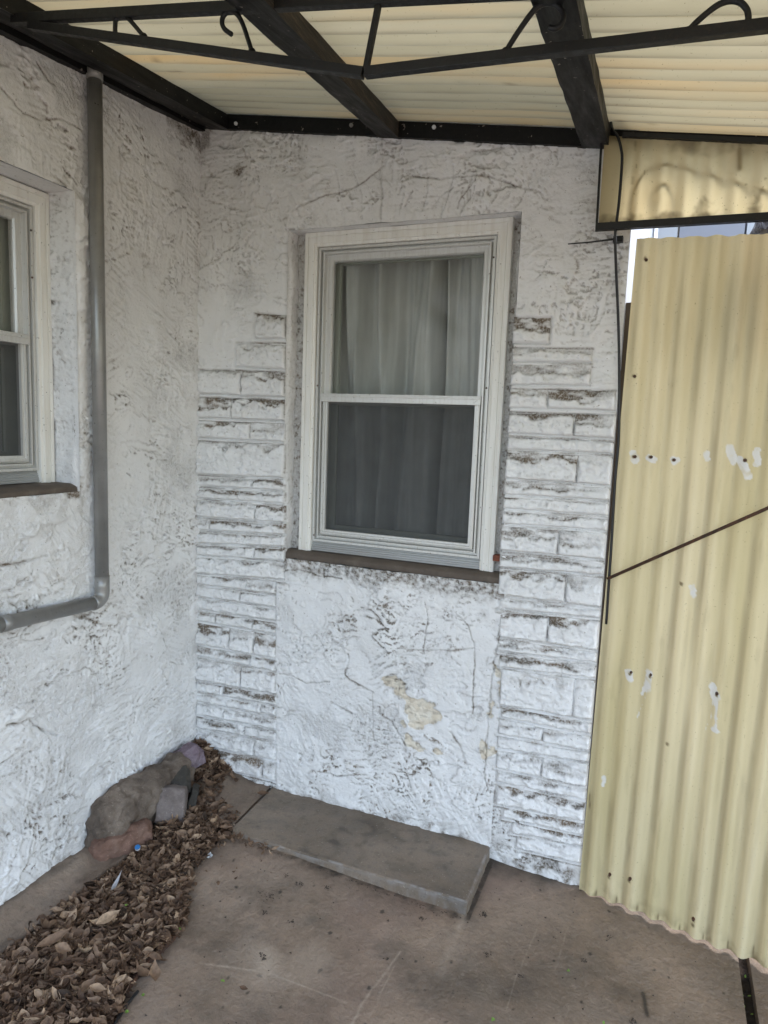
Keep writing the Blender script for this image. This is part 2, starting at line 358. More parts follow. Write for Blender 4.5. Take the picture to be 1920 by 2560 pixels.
dirt += .9 * np.exp(-np.clip(-Y, 0, 9) / .035) * (X > 1.25)
dirt += .6 * np.exp(-np.abs(X - XE) / .02)
dirt += .75 * np.exp(-seg(X, Y, [(1.262, -.33), (1.262, -.02)]) / .02)
sp = fbm(X * 28, Y * 28, 65, 2); dirt += .9 * ss(sp, .60, .68)
def pz(*L): return [tuple(PZ(*p)[:2]) for p in L]
z5 = zm(500, 1850, .4822); z6 = zm(1120, 1960, .4822)
for pts, wd, am in ((pz(z5(0, 1157), z5(260, 1193), z5(400, 1222), z5(560, 1285), z5(760, 1365)), .0022, .75), (pz(z5(1040, 1110), z5(930, 1250), z5(850, 1350), z5(790, 1470)), .0025, .8),
                    (pz(z5(1010, 1180), z5(930, 1330), z5(880, 1440)), .0016, .5), (pz(z6(470, 740), z6(350, 1010), z6(300, 1180)), .0016, .4), (pz(z6(620, 740), z6(560, 960)), .0014, .35),
                    (pz(z5(1370, 930), z5(1330, 1000)), .006, .4), (pz(z6(80, 700), z6(40, 800), z6(-40, 1000)), .012, .3)):
    jx = .006 * fbm(X * 20, Y * 20, 70, 2)
    wh += .85 * am * np.exp(-(seg(X + jx, Y, pts) / (wd * 1.2)) ** 2) * (.5 + 1.2 * np.clip(.5 + fbm(X * 35, Y * 35, 71, 3), 0, 1))
pc = PZ(*z5(340, 1150)); wh += .75 * ss(-np.hypot((X - pc[0]) * .9 + (Y - pc[1]) * .4, (Y - pc[1]) * .6) / .05 + .35 * fbm(X * 30, Y * 30, 73, 4), -1, .1)
st = PZ(*z6(1030, 1110)); dirt += .9 * np.exp(-(seg(X, Y, [tuple(PZ(*z6(1015, 1055))[:2]), tuple(PZ(*z6(1035, 1165))[:2])]) / .006) ** 2)
wh += .35 * ss(fbm(X * 2.2, Y * 2.2, 77, 4), .22, .45)
patio = tag(grid('patio', X, Y, Z, M['patio'], None, {'dirt': np.clip(dirt, 0, 1), 'white': np.clip(wh, 0, 1)}, mask), kind='structure')
# the rest of the patio (outside the picture) and its edge under the bed
bm = bmesh.new(); box(bm, .56, 2.032, -6, -1.352, -.15, -.002); box(bm, -.0, .56, -6, -1.352, -.15, -.03)
tag(bmobj('patio_slab_outer', bm, M['patio']), kind='structure')
bm = bmesh.new(); box(bm, 2.064, 8, -6, .6, -.15, -.038); tag(bmobj('pavement', bm, M['patio']), kind='structure')
bm = bmesh.new(); box(bm, 2.0, 2.07, -6, .6, -.155, -.075); tag(bmobj('drain_channel', bm, M['mulch']), kind='structure')
# side of the patio sheet along the drain
bm = bmesh.new(); hexa(bm, [(2.027, -1.35, -.15), (2.033, -1.35, -.15), (2.033, .05, -.15), (2.027, .05, -.15), (2.027, -1.35, -.037), (2.033, -1.35, -.037), (2.033, .05, -.037), (2.027, .05, -.037)])
tag(bmobj('patio_edge', bm, M['patio']), kind='structure')

# sloping kerb along the left wall
a = np.linspace(-3.2, -.40, 420); b = np.linspace(0, 1, 30)
A, B = np.meshgrid(a, b, indexing='ij')
kx = [PZ(0, 2391, .03), PZ(72, 2353, .03), PZ(159, 2276, .03)]
wdt = .152 + .004 * fbm(A * 8, B * 0, 81, 3)
KX = -.01 + B * wdt; KZ = .062 - .034 * ss(B, .0, .9) - .10 * ss(B, .93, 1.0) + .002 * fbm(A * 20, B * 3, 82, 4)
tag(grid('kerb', KX, A, KZ, M['patio'], None, {'dirt': np.clip(.5 * np.exp(-B * 9) + .28 + .4 * ss(fbm(A * 9, B * 3, 83, 4), .0, .5), 0, 1), 'white': np.clip(.5 * ss(fbm(A * 3, B, 84, 3), .0, .5), 0, 1)}, flip=True), kind='structure')

# bed soil under the leaves: mound that rises into the corner
def bedz(x, y):
    r = np.hypot(x - .03, (y - .0))
    return .012 + rise(np.maximum(x, .45), y) * ss(x, .1, .4) + .17 * np.exp(-(r / .17) ** 1.6) + .035 * np.exp(-((y + .36) / .13) ** 2) * ss(.45 - x, 0, .3)
X2, Y2 = np.meshgrid(np.linspace(-.01, .62, 130), np.linspace(-2.2, .02, 300), indexing='ij')
tag(grid('soil_bed', X2, Y2, bedz(X2, Y2) - .035 + .008 * fbm(X2 * 25, Y2 * 25, 90, 3), M['mulch'], None, {}, X2 < leftof(X2, Y2, edge) + .035), kind='structure')

# ================================================================== HOUSE
house = empty('house', (0, 0, 0), 'white stucco house corner with painted stone courses and two sash windows', 'house')

def stucco(Sx, T, seed, up_sign=1):
    wx = Sx + .05 * fbm(Sx * 4, T * 4, seed, 2) + .006 * fbm(Sx * 40, T * 40, seed + 3, 3)
    wt = T + .05 * fbm(Sx * 4 + 9, T * 4, seed + 6, 2) + .006 * fbm(Sx * 40 + 5, T * 40, seed + 9, 3)
    h = .006 * fbm(Sx * 1.6, T * 1.6, seed + 12, 3) + .0065 * fbm(Sx * 6, T * 8, seed + 13, 3)
    for k, (f, th, amp) in enumerate(((5, .05, .0050), (7, -.18, .0036), (9, .22, .0034), (4, -.3, .0044))):
        n = fbm(wx * f, wt * f * 1.4, seed + 20 + 5 * k, 5, .6)
        loc = ss(fbm(Sx * 3.3 + k, T * 3.3, seed + 60 + k, 3), -.02, .22)
        h = h + amp * ss(n, th, th + .04) * (.12 + 1.0 * loc)
    # small torn crinkles in patches
    for k, (fx_, fy_, amp) in enumerate(((20, 34, .0021), (38, 60, .0014), (16, 52, .0018))):
        n = fbm(wx * fx_, wt * fy_, seed + 140 + 5 * k, 3, .6)
        loc = ss(fbm(Sx * 3.8 + 2 * k, T * 3.8, seed + 170 + k, 3), .0, .25)
        h = h + amp * ss(n, .02, .16) * loc
    # trowel strokes in three directions
    for k, ang in enumerate((.5, -.9, 1.45, .05)):
        c, s_ = math.cos(ang), math.sin(ang); u = Sx * c + T * s_; v = -Sx * s_ + T * c
        msk = ss(fbm(Sx * 3 + 3 * k, T * 3, seed + 80 + k, 3), .08, .32)
        st = fbm(u * 7, v * 42 + .8 * fbm(u * 8, v * 8, seed + 85, 2), seed + 90 + k, 3)
        h = h + .0022 * msk * ss(st, 0, .14)
    rg = ss(fbm(Sx * 4.2, T * 4.2, seed + 110, 4), .10, .34)
    h = h + rg * .0026 * fbm(wx * 55, wt * 55, seed + 115, 3) + .0005 * fbm(Sx * 90, T * 90, seed + 120, 2)
    return h, rg

def dirtmap(h, dt, Sx, T, seed, k=1.):
    cav = blur(h, 3) - h
    up = -np.gradient(h, dt, axis=1)                       # ledge facing up gathers dust
    d = 600 * np.clip(cav - .00022, 0, 1) + .95 * np.clip(up - .26, 0, 1.2)
    mod = ss(fbm(Sx * 3, T * 3, seed, 4), -.25, .4) * .8 + .2
    return np.clip(d * mod * k, 0, 1)

# --- stone courses, measured on the plane of the back wall
z4f = zm(480, 700, .4943); b1f = zm(0, 1300, .42194); z5f = zm(1200, 500, .452); b3f = zm(1160, 1350, .4581)
def rowL(yl0, yl1, yr0, yr1, f, xa, xb):
    return PY(*f(xa, yl0)), PY(*f(xa, yl1)), PY(*f(xb, yr0)), PY(*f(xb, yr1))
courses = []    # (corner points TL, BL, TR, BR, joints in x)
def add(f, xa, xb, yl0, yl1, yr0, yr1, joints=()):
    tl, bl, tr, br = PY(*f(xa, yl0)), PY(*f(xa, yl1)), PY(*f(xb, yr0)), PY(*f(xb, yr1))
    js = [PY(*f(j, (yl0 + yr0) / 2))[0] for j in joints]
    courses.append((tl[0], tr[0], tl[2], bl[2], tr[2], br[2], js, 'L' if tl[0] < .6 else 'R'))
add(z4f, 328, 478, 172, 298, 178, 300)
add(z4f, 232, 478, 318, 438, 330, 452)
for r in ((455, 575, 468, 592, (255,)), (592, 695, 606, 712, (205,)), (712, 795, 728, 818, (300,)), (815, 982, 832, 1000, ()), (988, 1040, 1012, 1064, (310,)), (1048, 1100, 1072, 1130, (240,)),
          (1108, 1195, 1142, 1226, (325,)), (1203, 1262, 1234, 1286, (95,)), (1270, 1328, 1294, 1346, ()), (1336, 1388, 1354, 1418, (320,)), (1394, 1480, 1424, 1512, ())):
    add(z4f, 28, 474, *r)
for r in ((316, 376, 364, 434, (1465,)), (386, 446, 442, 512, (1430,)), (456, 522, 520, 592, ()), (534, 592, 604, 668, (1285, 1505)), (604, 728, 678, 815, (1365, 1510)), (744, 800, 828, 890, (1490,)),
          (812, 940, 900, 1024, (1435,)), (950, 1008, 1034, 1090, (1330,)), (1016, 1068, 1100, 1158, (1550,)), (1078, 1146, 1166, 1236, (1330,)), (1156, 1222, 1246, 1306, (1455,)), (1232, 1322, 1314, 1418, (1512,)), (1334, 1425, 1428, 1540, (1565,))):
    add(b1f, 1170, 1640, *r)
add(z5f, 188, 393, 648, 792, 655, 796)
add(z5f, 182, 625, 822, 893, 826, 898)
add(z5f, 176, 618, 908, 1022, 910, 1028)
for xa, r in ((168, (1046, 1148, 1056, 1166, (378,))), (162, (1180, 1290, 1190, 1318, (527,))), (156, (1306, 1378, 1336, 1402, ())), (148, (1390, 1538, 1414, 1578, (545,))), (136, (1550, 1626, 1590, 1662, ())),
              (132, (1636, 1704, 1672, 1748, ())), (126, (1716, 1788, 1758, 1828, ())), (120, (1800, 1934, 1838, 1992, (440,))), (112, (1946, 2028, 2004, 2076, ()))):
    add(z5f, xa, 752, *r)
for xa, xb, r in ((195, 775, (152, 294, 205, 366, (563,))), (195, 768, (304, 372, 378, 422, ())), (200, 760, (384, 522, 438, 600, (465,))), (190, 750, (534, 600, 612, 668, ())), (195, 742, (610, 686, 680, 752, ())),
                  (205, 738, (700, 894, 766, 984, (610,))), (205, 728, (906, 962, 990, 1062, ())), (192, 720, (972, 1050, 1072, 1150, (435,))), (186, 712, (1060, 1130, 1160, 1212, ())), (182, 706, (1140, 1234, 1218, 1346, (430,))),
                  (182, 698, (1246, 1312, 1352, 1420, ())), (184, 690, (1322, 1432, 1426, 1536, ())), (215, 680, (1444, 1508, 1545, 1606, ())), (262, 672, (1518, 1590, 1616, 1668, ())), (290, 664, (1600, 1672, 1672, 1764, ()))):
    add(b3f, xa, xb, *r)

# --- back wall height field
WX0, WX1, WTOP = 0.0, 1.560, 2.62
dx = .0030
nx, nz = int((WX1 + .002 - WX0) / dx), int(WTOP / dx)
SX, SZ = np.meshgrid(np.linspace(WX0, WX1, nx), np.linspace(-.04, WTOP, nz), indexing='ij')
H, RG = stucco(SX, SZ, 300)
# inside the stone columns the wall skin is flat mortar with a raised bead between courses
inS = np.zeros_like(SX); bead = np.zeros_like(SX); jdark = np.zeros_like(SX)
for (x0, x1, tl, bl, tr, br, js, sd_) in courses:
    f = np.clip((SX - x0) / (x1 - x0), 0, 1); zt = tl + (tr - tl) * f; zb = bl + (br - bl) * f
    xin = ss(SX, x0 - .012, x0 - .003) * ss(-SX, -x1 - .008, -x1 - .001)
    inS = np.maximum(inS, xin * (SZ > zb - .016) * (SZ < zt + .002))
    wob = .0012 * fbm(SX * 14, SZ * 9, 401, 3)
    bd = np.exp(-((SZ - (zb - .0075) + wob) / .0042) ** 4) * xin
    bead = np.maximum(bead, bd)
    jdark = np.maximum(jdark, 1.0 * xin * np.exp(-((SZ - (zb - .0142) + wob) / .0027) ** 2) * np.clip(.72 + 1.3 * fbm(SX * 9, SZ * 9, 405, 4), .25, 1))  # thin broken dark line just below each bead
    # dirty ledge right on top of the staircase stones
    jdark = np.maximum(jdark, .8 * xin * np.exp(-((SZ - zt - .001) / .0035) ** 2) * ss(fbm(SX * 9, SZ * 5, 406, 3), -.35, .3))
inSs = blur(inS, 1)
H = H * (1 - .85 * inSs) + .0000 * inSs + .0078 * bead + .0015 * inSs * fbm(SX * 40, SZ * 40, 407, 3)
# stucco surface round the staircase stands proud of the stones' backs
stair = (1 - inSs) * ss(SZ, 1.5, 1.6)
H = H + .0045 * stair * ss(-SZ, -2.05, -1.9) * (ss(SX, .36, .30) + ss(SX, 1.25, 1.32))
# left edge of lower stucco panel: crisp vertical step; bottom roughness
H += .004 * np.where((SX > .372) & (SX < 1.255) & (SZ < 1.0), 1, 0)
H += .004 * fbm(SX * 18, SZ * 18, 410, 4) * ss(-SZ, -.17, -.05)
# fan of trowel marks over the window
ang = np.arctan2(SZ - 1.6, SX - .82); rad = np.hypot(SZ - 1.6, SX - .82)
fan = ss(rad, .58, .62) * ss(-rad, -.86, -.74) * ss(SZ, 2.18, 2.2)
H += .0030 * fan * (((ang * 9 + .5 * fbm(SX * 6, SZ * 6, 412, 2)) % 1.0))
H += .0028 * ss(fbm(SX * 5, SZ * 16, 414, 4), .1, .16) * ss(SZ, 2.28, 2.33) * ss(-SZ, -2.52, -2.47)
# bottom edge: ragged
near = (SZ > .99) & (SZ < 2.19) & (SX > .34) & (SX < .42)
H = H - np.where(near, .012 * ss(SX, .372, .399) + .006 * ss(SZ, 2.205, 2.182) * 0, 0)
D = dirtmap(H, dx, SX, SZ, 420, 1.05)
Dc = D * (1 - .6 * inSs) * (.55 + .45 * ss(-SZ, -1.3, -.9))
Dc = np.maximum(Dc, np.clip(jdark, 0, 1) * (1 - .0 * bead))
Dc += .75 * ss(fbm(SX * 16, SZ * 16, 425, 4), -.15, .35) * np.exp(-np.clip(SZ - .06 - .06 * ss(SX, 1.25, 1.3) * 0, 0, 9) / .03)
# brown dust band under the window sill
sb = (SX > .40) & (SX < 1.25) & (SZ < 1.01)
low = .085 + .06 * fbm(SX * 5, SX * 0, 430, 3)
Dc += np.where(sb, .95 * ss(1.0 - SZ, 0, .01) * ss(-(1.0 - SZ), -low, -low * .35) * np.clip(.5 + 1.6 * fbm(SX * 50, SZ * 60, 431, 4), 0, 1), 0)
# stains: wasp nest mark, corner stain, drips
def blot(u, v, r, am, sd2, sx=1., sz=1.):
    p = PY(u, v); return am * ss(-np.hypot((SX - p[0]) * sx, (SZ - p[2]) * sz) / r + .7 * fbm(SX * 40, SZ * 40, sd2, 4), -1., -.35)
Dc += blot(598, 432, .030, .75, 433) + blot(529, 438, .008, .6, 434) + blot(515, 340, .05, .6, 435, 1.4, .7)
for u, v0, v1, am in ((958, 330, 660, .35), (578, 480, 640, .2), (1290, 520, 700, .2), (1000, 1700, 1800, .4)):
    a_, b_ = PY(u, v0), PY(u - 2, v1); Dc += am * np.exp(-(seg(SX + .002 * fbm(SX * 9, SZ * 9, 436, 2), SZ, [(a_[0], a_[2]), (b_[0], b_[2])]) / .0035) ** 2) * np.clip(.6 + fbm(SX * 20, SZ * 20, 437, 3), 0, 1)
# long cracks
z2f = zm(460, 1350, .4822); z2n = zm(960, 0, .5787); z1n = zm(0, 0, .5787)
def crack(pts, wd=.0022, deep=.003, am=.9, jag=.006, seed=440):
    global H, Dc
    P_ = [PY(*p) for p in pts]; P_ = [(q[0], q[2]) for q in P_]
    jx = jag * fbm(SX * 25, SZ * 25, seed, 4); jz = jag * fbm(SX * 25 + 4, SZ * 25, seed + 5, 4)
    d = seg(SX + jx, SZ + jz, P_); e = np.exp(-(d / wd) ** 2); H = H - deep * e; Dc = Dc + am * e * np.clip(.7 + 1.2 * fbm(SX * 15, SZ * 15, seed + 9, 3), 0, 1)
crack([z2f(515, 160), z2f(600, 150), z2f(700, 180), z2f(820, 200)], .003)
crack([z2f(840, 700), z2f(900, 745), z2f(985, 790)], .004, .006); crack([z2f(1000, 890), z2f(1080, 940), z2f(1150, 1060)], .0035, .005)
crack([z2f(850, 590), z2f(860, 620), z2f(840, 690)], .003); crack([z2f(1110, 560), z2f(1200, 570), z2f(1370, 570), z2f(1500, 560)], .003)
crack([z2f(1430, 390), z2f(1480, 450), z2f(1510, 570), z2f(1500, 900)], .0025); crack([z2f(770, 840), z2f(870, 900)], .004, .006)
crack([z2f(1380, 990), z2f(1440, 1080), z2f(1460, 1150)], .0035); crack([z2f(1250, 320), z2f(1265, 400), z2f(1245, 580)], .002)
crack([z2f(500, 690), z2f(580, 700), z2f(640, 740), z2f(760, 730)], .0025); crack([z2f(1640, 480), z2f(1610, 640), z2f(1585, 860), z2f(1575, 1000), z2f(1560, 1200), z2f(1580, 1290), z2f(1640, 1330)], .003, .005, .8, .012)
crack([z2f(700, 1190), z2f(800, 1220), z2f(900, 1210)], .003); crack([z2f(980, 800), z2f(985, 980), z2f(990, 1030)], .0028, .001, .5, .002)
crack([z1n(1230, 950), z1n(1290, 900), z1n(1400, 850), z1n(1480, 830), z1n(1560, 800), z1n(1659, 720)], .003); crack([z2n(80, 760), z2n(250, 775), z2n(390, 760), z2n(500, 780), z2n(580, 810), z2n(680, 830)], .003)
crack([z2n(320, 900), z2n(340, 850), z2n(400, 780)], .002); crack([z2n(210, 900), z2n(240, 850), z2n(300, 810)], .002); crack([z2n(90, 890), z2n(130, 830)], .002)
# cream patch where the paint has come away
bare = np.zeros_like(SX)
def blob_bare(pts, r):
    global bare
    P_ = [PY(*p) for p in pts]; P_ = [(q[0], q[2]) for q in P_]
    d = seg(SX, SZ, P_) + .034 * fbm(SX * 20, SZ * 26, 450, 5); bare = np.maximum(bare, ss(-d, -r, -r + .004))
blob_bare([z2f(1060, 730), z2f(1130, 770), z2f(1180, 850), z2f(1290, 860)], .022); blob_bare([z2f(1180, 850), z2f(1200, 930), z2f(1290, 890)], .034); blob_bare([z2f(1170, 1040), z2f(1260, 1080), z2f(1320, 1090)], .012)
blob_bare([z2f(1140, 940), z2f(1180, 1050)], .010); blob_bare([z2f(1620, 650), z2f(1640, 700), z2f(1650, 760)], .010); blob_bare([z2f(1600, 830), z2f(1590, 900)], .006); blob_bare([z2f(1545, 1050), z2f(1560, 1120), z2f(1610, 1090)], .011); blob_bare([z2f(1650, 760), z2f(1640, 830)], .008)
H = H - .0035 * bare + .002 * bare * fbm(SX * 45, SZ * 45, 455, 3)
eb = np.clip(blur(bare, 2) * 4 * (1 - blur(bare, 2)), 0, 1); Dc += .45 * eb * np.clip(.4 + fbm(SX * 25, SZ * 25, 456, 3), 0, 1) + bare * .35 * ss(fbm(SX * 30, SZ * 55, 457, 3), .05, .3)
Dc = np.clip(Dc, 0, 1)
# window opening
OX0, OX1, OZ0, OZ1 = .397, 1.231, .993, 2.183
opx = (SX > OX0) & (SX < OX1) & (SZ > OZ0) & (SZ < OZ1)
# ragged edges are pushed by a little noise
# outside corner at right end rounds back
wallmask = ~opx
Yw = -H
back = grid('back_wall', SX, Yw, SZ, M['stucco'], house, {'dirt': Dc, 'bare': bare, 'rough': np.clip(RG * (1 - inSs) + np.where(sb, ss(1.0 - SZ, 0, .01) * ss(-(1.0 - SZ), -low, -low * .35), 0), 0, 1)}, wallmask, flip=True)
tag(back, 'back wall of painted stucco with cracked flaking lower part')

# --- stones
def stone(x0, x1, tl, bl, tr, br, k):
    w_ = x1 - x0; h_ = (tl - bl + tr - br) / 2
    n1 = max(8, int(w_ / .0034)); n2 = max(9, int(h_ / .0034))
    U, V_ = np.meshgrid(np.linspace(0, 1, n1), np.linspace(0, 1, n2), indexing='ij')
    xs = x0 + U * w_; zt = tl + (tr - tl) * U; zb = bl + (br - bl) * U; zs = zb + V_ * (zt - zb)
    s0 = 900 + 17 * k; q = random.Random(k)
    ed = np.minimum(np.minimum(U * w_, (1 - U) * w_), np.minimum(V_ * h_, (1 - V_) * h_))
    ed = np.clip(ed + .0035 * fbm(xs * 45, zs * 45, s0 + 13, 3), 0, 1)
    e = 1 - (1 - np.clip(ed / .008, 0, 1)) ** 2
    bulge = .011 + q.uniform(-.001, .005) + min(h_, .09) * .07
    cut = q.uniform(.35, .88) + .42 * fbm(xs * 11, zs * 3, s0, 3) + .1 * fbm(xs * 60, zs * 20, s0 + 5, 2)
    drop = ss(V_ - cut, 0, .10)
    g = bulge * (1 - .3 * V_) - drop * (.0085 + .004 * fbm(xs * 30, zs * 30, s0 + 2, 2))
    g = g + .0105 * fbm(xs * 17, zs * 30, s0 + 7, 5, .6) + .0042 * ss(fbm(xs * 20, zs * 30, s0 + 9, 3), .02, .09)
    g = np.maximum(g, .0015) * e + .0012 * (1 - e)
    cav = blur(g, 2) - g
    up = -np.gradient(g, h_ / (n2 - 1), axis=1)
    am = q.choice((.3, .45, .65, .85, 1.2))
    dd = drop * ss(fbm(xs * 16, zs * 44, s0 + 11, 4), -.35, .25) * am * 1.1 + .30 * am * ss(V_, .2, .9) * ss(fbm(xs * 12, zs * 26, s0 + 15, 4), -.1, .35) + 200 * np.clip(cav - .0006, 0, 1) * .6 * (V_ > .12) + .5 * np.clip(up - .5, 0, 1) * am
    dd = dd * (1 - .75 * ss(xs, 1.42, 1.56) * (zs > .3))
    Yv = -g
    # closed block: front skin plus side skirts running back into the wall
    lp = [(i, 0) for i in range(n1)] + [(n1 - 1, j) for j in range(1, n2)] + [(i, n2 - 1) for i in range(n1 - 2, -1, -1)] + [(0, j) for j in range(n2 - 2, 0, -1)]
    V3 = np.stack([xs, Yv, zs], -1).reshape(-1, 3)
    idx = np.arange(n1 * n2).reshape(n1, n2)
    F = np.stack([idx[:-1, :-1], idx[:-1, 1:], idx[1:, 1:], idx[1:, :-1]], -1)[..., ::-1].reshape(-1, 4)
    li = np.array([idx[a_] for a_ in lp]); bk = V3[li].copy(); bk[:, 1] = .012
    base_i = len(V3) + np.arange(len(li)); nxt = np.roll(np.arange(len(li)), -1)
    F2 = np.stack([li, base_i, base_i[nxt], li[nxt]], -1)
    V3 = np.vstack([V3, bk]); F = np.vstack([F, F2])
    at = np.concatenate([np.clip(dd, 0, 1).ravel(), np.full(len(li), .15)])
    return from_np('stone', V3, F, M['stucco'], back, {'dirt': at, 'bare': np.zeros(len(at)), 'rough': np.full(len(at), .15)})
k = 0
for (x0, x1, tl, bl, tr, br, js, sd_) in courses:
    xs = [x0] + js + [x1 if sd_ == 'L' else min(x1, 1.557)]
    for a_, b_ in zip(xs[:-1], xs[1:]):
        g0 = .0008 if a_ != xs[0] else 0; g1 = .0008 if b_ != xs[-1] else 0
        fa, fb = (a_ + g0 - x0) / (x1 - x0), (b_ - g1 - x0) / (x1 - x0)
        stone(a_ + g0, b_ - g1, tl + (tr - tl) * fa, bl + (br - bl) * fa, tl + (tr - tl) * fb, bl + (br - bl) * fb, k); k += 1

# --- recess of the back window, seen as a stucco reveal at left and a gap at right
def reveal(name, Xf, parent, axis):
    """strip from the wall face back to depth; Xf maps (depth, along) -> point"""
    pass
def strip(name, p_fn, L, depth, parent, seed, m='stucco', dirtk=.5, res=.004, amp=1.):
    n1 = max(4, int(depth / res)); n2 = max(4, int(L / res))
    A_, B_ = np.meshgrid(np.linspace(0, depth, n1), np.linspace(0, L, n2), indexing='ij')
    hh, rg = stucco(A_, B_, seed); hh = hh * .8 + .0016 * fbm(A_ * 55, B_ * 55, seed + 3, 3); hh = hh * amp * ss(A_, 0, .02)
    P_ = p_fn(A_, B_, hh); dm = dirtmap(hh, res, A_, B_, seed, dirtk) if n1 > 8 else np.zeros_like(A_)
    dm = np.clip(dm + .35 * ss(fbm(A_ * 60, B_ * 60, seed + 8, 3), .32, .5), 0, 1)
    return grid(name, P_[0], P_[1], P_[2], M[m], parent, {'dirt': dm, 'bare': np.zeros_like(A_), 'rough': .4 + 0 * A_})
RD = .075
strip('reveal', lambda a, b, h: (OX0 + h - .004 * ss(.02 - a, 0, .02), a - .006, OZ0 + b), OZ1 - OZ0, RD, house, 500)
strip('reveal', lambda a, b, h: (OX1 - h, a - .006, OZ0 + b), OZ1 - OZ0, RD, house, 510)
strip('reveal', lambda a, b, h: (OX0 + b, a - .006, OZ1 - h), OX1 - OX0, RD, house, 520, amp=.4)
# back of the gap beside the trim
def gapface(x0, x1, z0, z1, yy, seed):
    n1, n2 = max(4, int((x1 - x0) / .003)), int((z1 - z0) / .003)
    A_, B_ = np.meshgrid(np.linspace(x0, x1, n1), np.linspace(z0, z1, n2), indexing='ij'); hh = .003 * fbm(A_ * 30, B_ * 30, seed, 4)
    return grid('recess_back', A_, yy - hh, B_, M['stucco'], house, {'dirt': np.clip(.42 + .5 * ss(fbm(A_ * 50, B_ * 50, seed + 3, 3), .0, .4), 0, 1), 'bare': np.zeros_like(A_), 'rough': 1 + 0 * A_}, flip=True)
gapface(1.19, 1.24, 1.0, 2.19, .055, 530); gapface(.385, .45, 1.0, 2.19, .055, 535)
bm = bmesh.new(); box(bm, 1.197, 1.222, .020, .053, 1.062, 1.082); tag(bmobj('brick', bm, M['brick'], back, .002), 'exposed red brick chip in the gap beside the window')

# --- house solids behind the skins (walls have thickness; rooms behind the windows)
bm = bmesh.new()
box(bm, .0, OX0 - .02, .03, .25, -.1, 2.95); box(bm, OX1 + .02, 1.560, .01, .25, -.1, 2.95); box(bm, OX0 - .02, OX1 + .02, .03, .25, -.1, OZ0 - .03); box(bm, OX0 - .02, OX1 + .02, .03, .25, OZ1 + .03, 2.95)
box(bm, 1.36, 1.556, .25, 4, -.1, 2.95)
box(bm, 0, 1.556, .004, .03, 2.6, 2.95)
bmobj('wall_core', bm, M['siding'], house)
# --- left wall
LW0, LW1 = -1.45, 0.0
dl = .0032
ny_, nz_ = int((LW1 - LW0) / dl), int(2.68 / dl)
LY, LZ = np.meshgrid(np.linspace(LW0, LW1, ny_), np.linspace(.0, 2.66, nz_), indexing='ij')
H2, RG2 = stucco(LY, LZ, 600)
# long diagonal comb strokes between the pipe and the corner
u_ = LY * math.cos(-.45) + LZ * math.sin(-.45); v_ = -LY * math.sin(-.45) + LZ * math.cos(-.45)
H2 += .0018 * ss(fbm(u_ * 5, v_ * 55, 640, 3), 0, .12) * ss(fbm(LY * 3, LZ * 3, 641, 3), -.1, .15) * ss(LY, -.55, -.45)
H2 *= 1.0
# rounded return at the window, bulge beside it
H2 += .010 * np.exp(-((LY + .585) / .028) ** 2) * ss(LZ, 1.25, 1.3) * ss(-LZ, -2.17, -2.14) - .014 * ss(-(LY + .60), -.004, .02) * ss(LZ, 1.27, 1.29) * ss(-LZ, -2.17, -2.15) * (LY > -.7)
D2 = dirtmap(H2, dl, LY, LZ, 650, .62)
def lblot(u, v, r, am, sd2, sx=1., sz=1.):
    p = PX(u, v); return am * ss(-np.hypot((LY - p[1]) * sx, (LZ - p[2]) * sz) / r + .7 * fbm(LY * 40, LZ * 40, sd2, 4), -1., -.35)
D2 += lblot(505, 350, .10, .85, 651, 1.2, .9) + lblot(430, 300, .05, .5, 652) + lblot(460, 330, .06, .6, 653) + lblot(150, 470, .03, .4, 654) + lblot(180, 1225, .04, .8, 655)
for u, v0, v1, am in ((295, 270, 520, .42), (356, 390, 700, .42), (300, 520, 640, .2), (330, 560, 620, .3)):
    a_, b_ = PX(u, v0), PX(u + 2, v1); D2 += am * np.exp(-(seg(LY + .003 * fbm(LY * 9, LZ * 9, 656, 2), LZ, [(a_[1], a_[2]), (b_[1], b_[2])]) / .0035) ** 2) * np.clip(.5 + 1.3 * fbm(LY * 20, LZ * 20, 657, 3), 0, 1)
D2 += np.where((LZ < 1.28) & (LY < -.56), .5 * np.exp(-np.clip(1.272 - LZ, 0, 9) / .03) * ss(fbm(LY * 40, LZ * 60, 658, 3), -.2, .3), 0)
D2 += .5 * np.exp(-np.clip(LZ - .07, 0, 9) / .02) * ss(fbm(LY * 15, LZ * 15, 659, 3), -.2, .4)
D2 += .55 * np.exp(-np.abs(LY) / .006) * ss(fbm(LY * 15, LZ * 15, 660, 3), -.1, .3)
def lcrack(pts, wd=.003, deep=.004, am=.9, seed=670):
    global H2, D2
    P_ = [PX(*p) for p in pts]; P_ = [(q[1], q[2]) for q in P_]; jx = .008 * fbm(LY * 22, LZ * 22, seed, 4)
    d = seg(LY + jx, LZ + jx, P_); e = np.exp(-(d / wd) ** 2); H2 = H2 - deep * e; D2 = D2 + am * e * np.clip(.7 + 1.2 * fbm(LY * 15, LZ * 15, seed + 9, 3), 0, 1)
lcrack([b1f(0, 275), b1f(100, 250), b1f(200, 225), b1f(270, 210)]); lcrack([b1f(390, 550), b1f(470, 550), b1f(560, 610), b1f(640, 625)], .004, .006); lcrack([b1f(40, 1220), b1f(100, 1200), b1f(170, 1190), b1f(250, 1240), b1f(340, 1280)], .004, .006)
lcrack([b1f(0, 1450), b1f(60, 1410), b1f(130, 1350)]); lcrack([b1f(410, 905), b1f(470, 895), b1f(500, 870), b1f(550, 900)], .003, .005); lcrack([b1f(120, 690), b1f(180, 720), b1f(260, 700)], .0025)
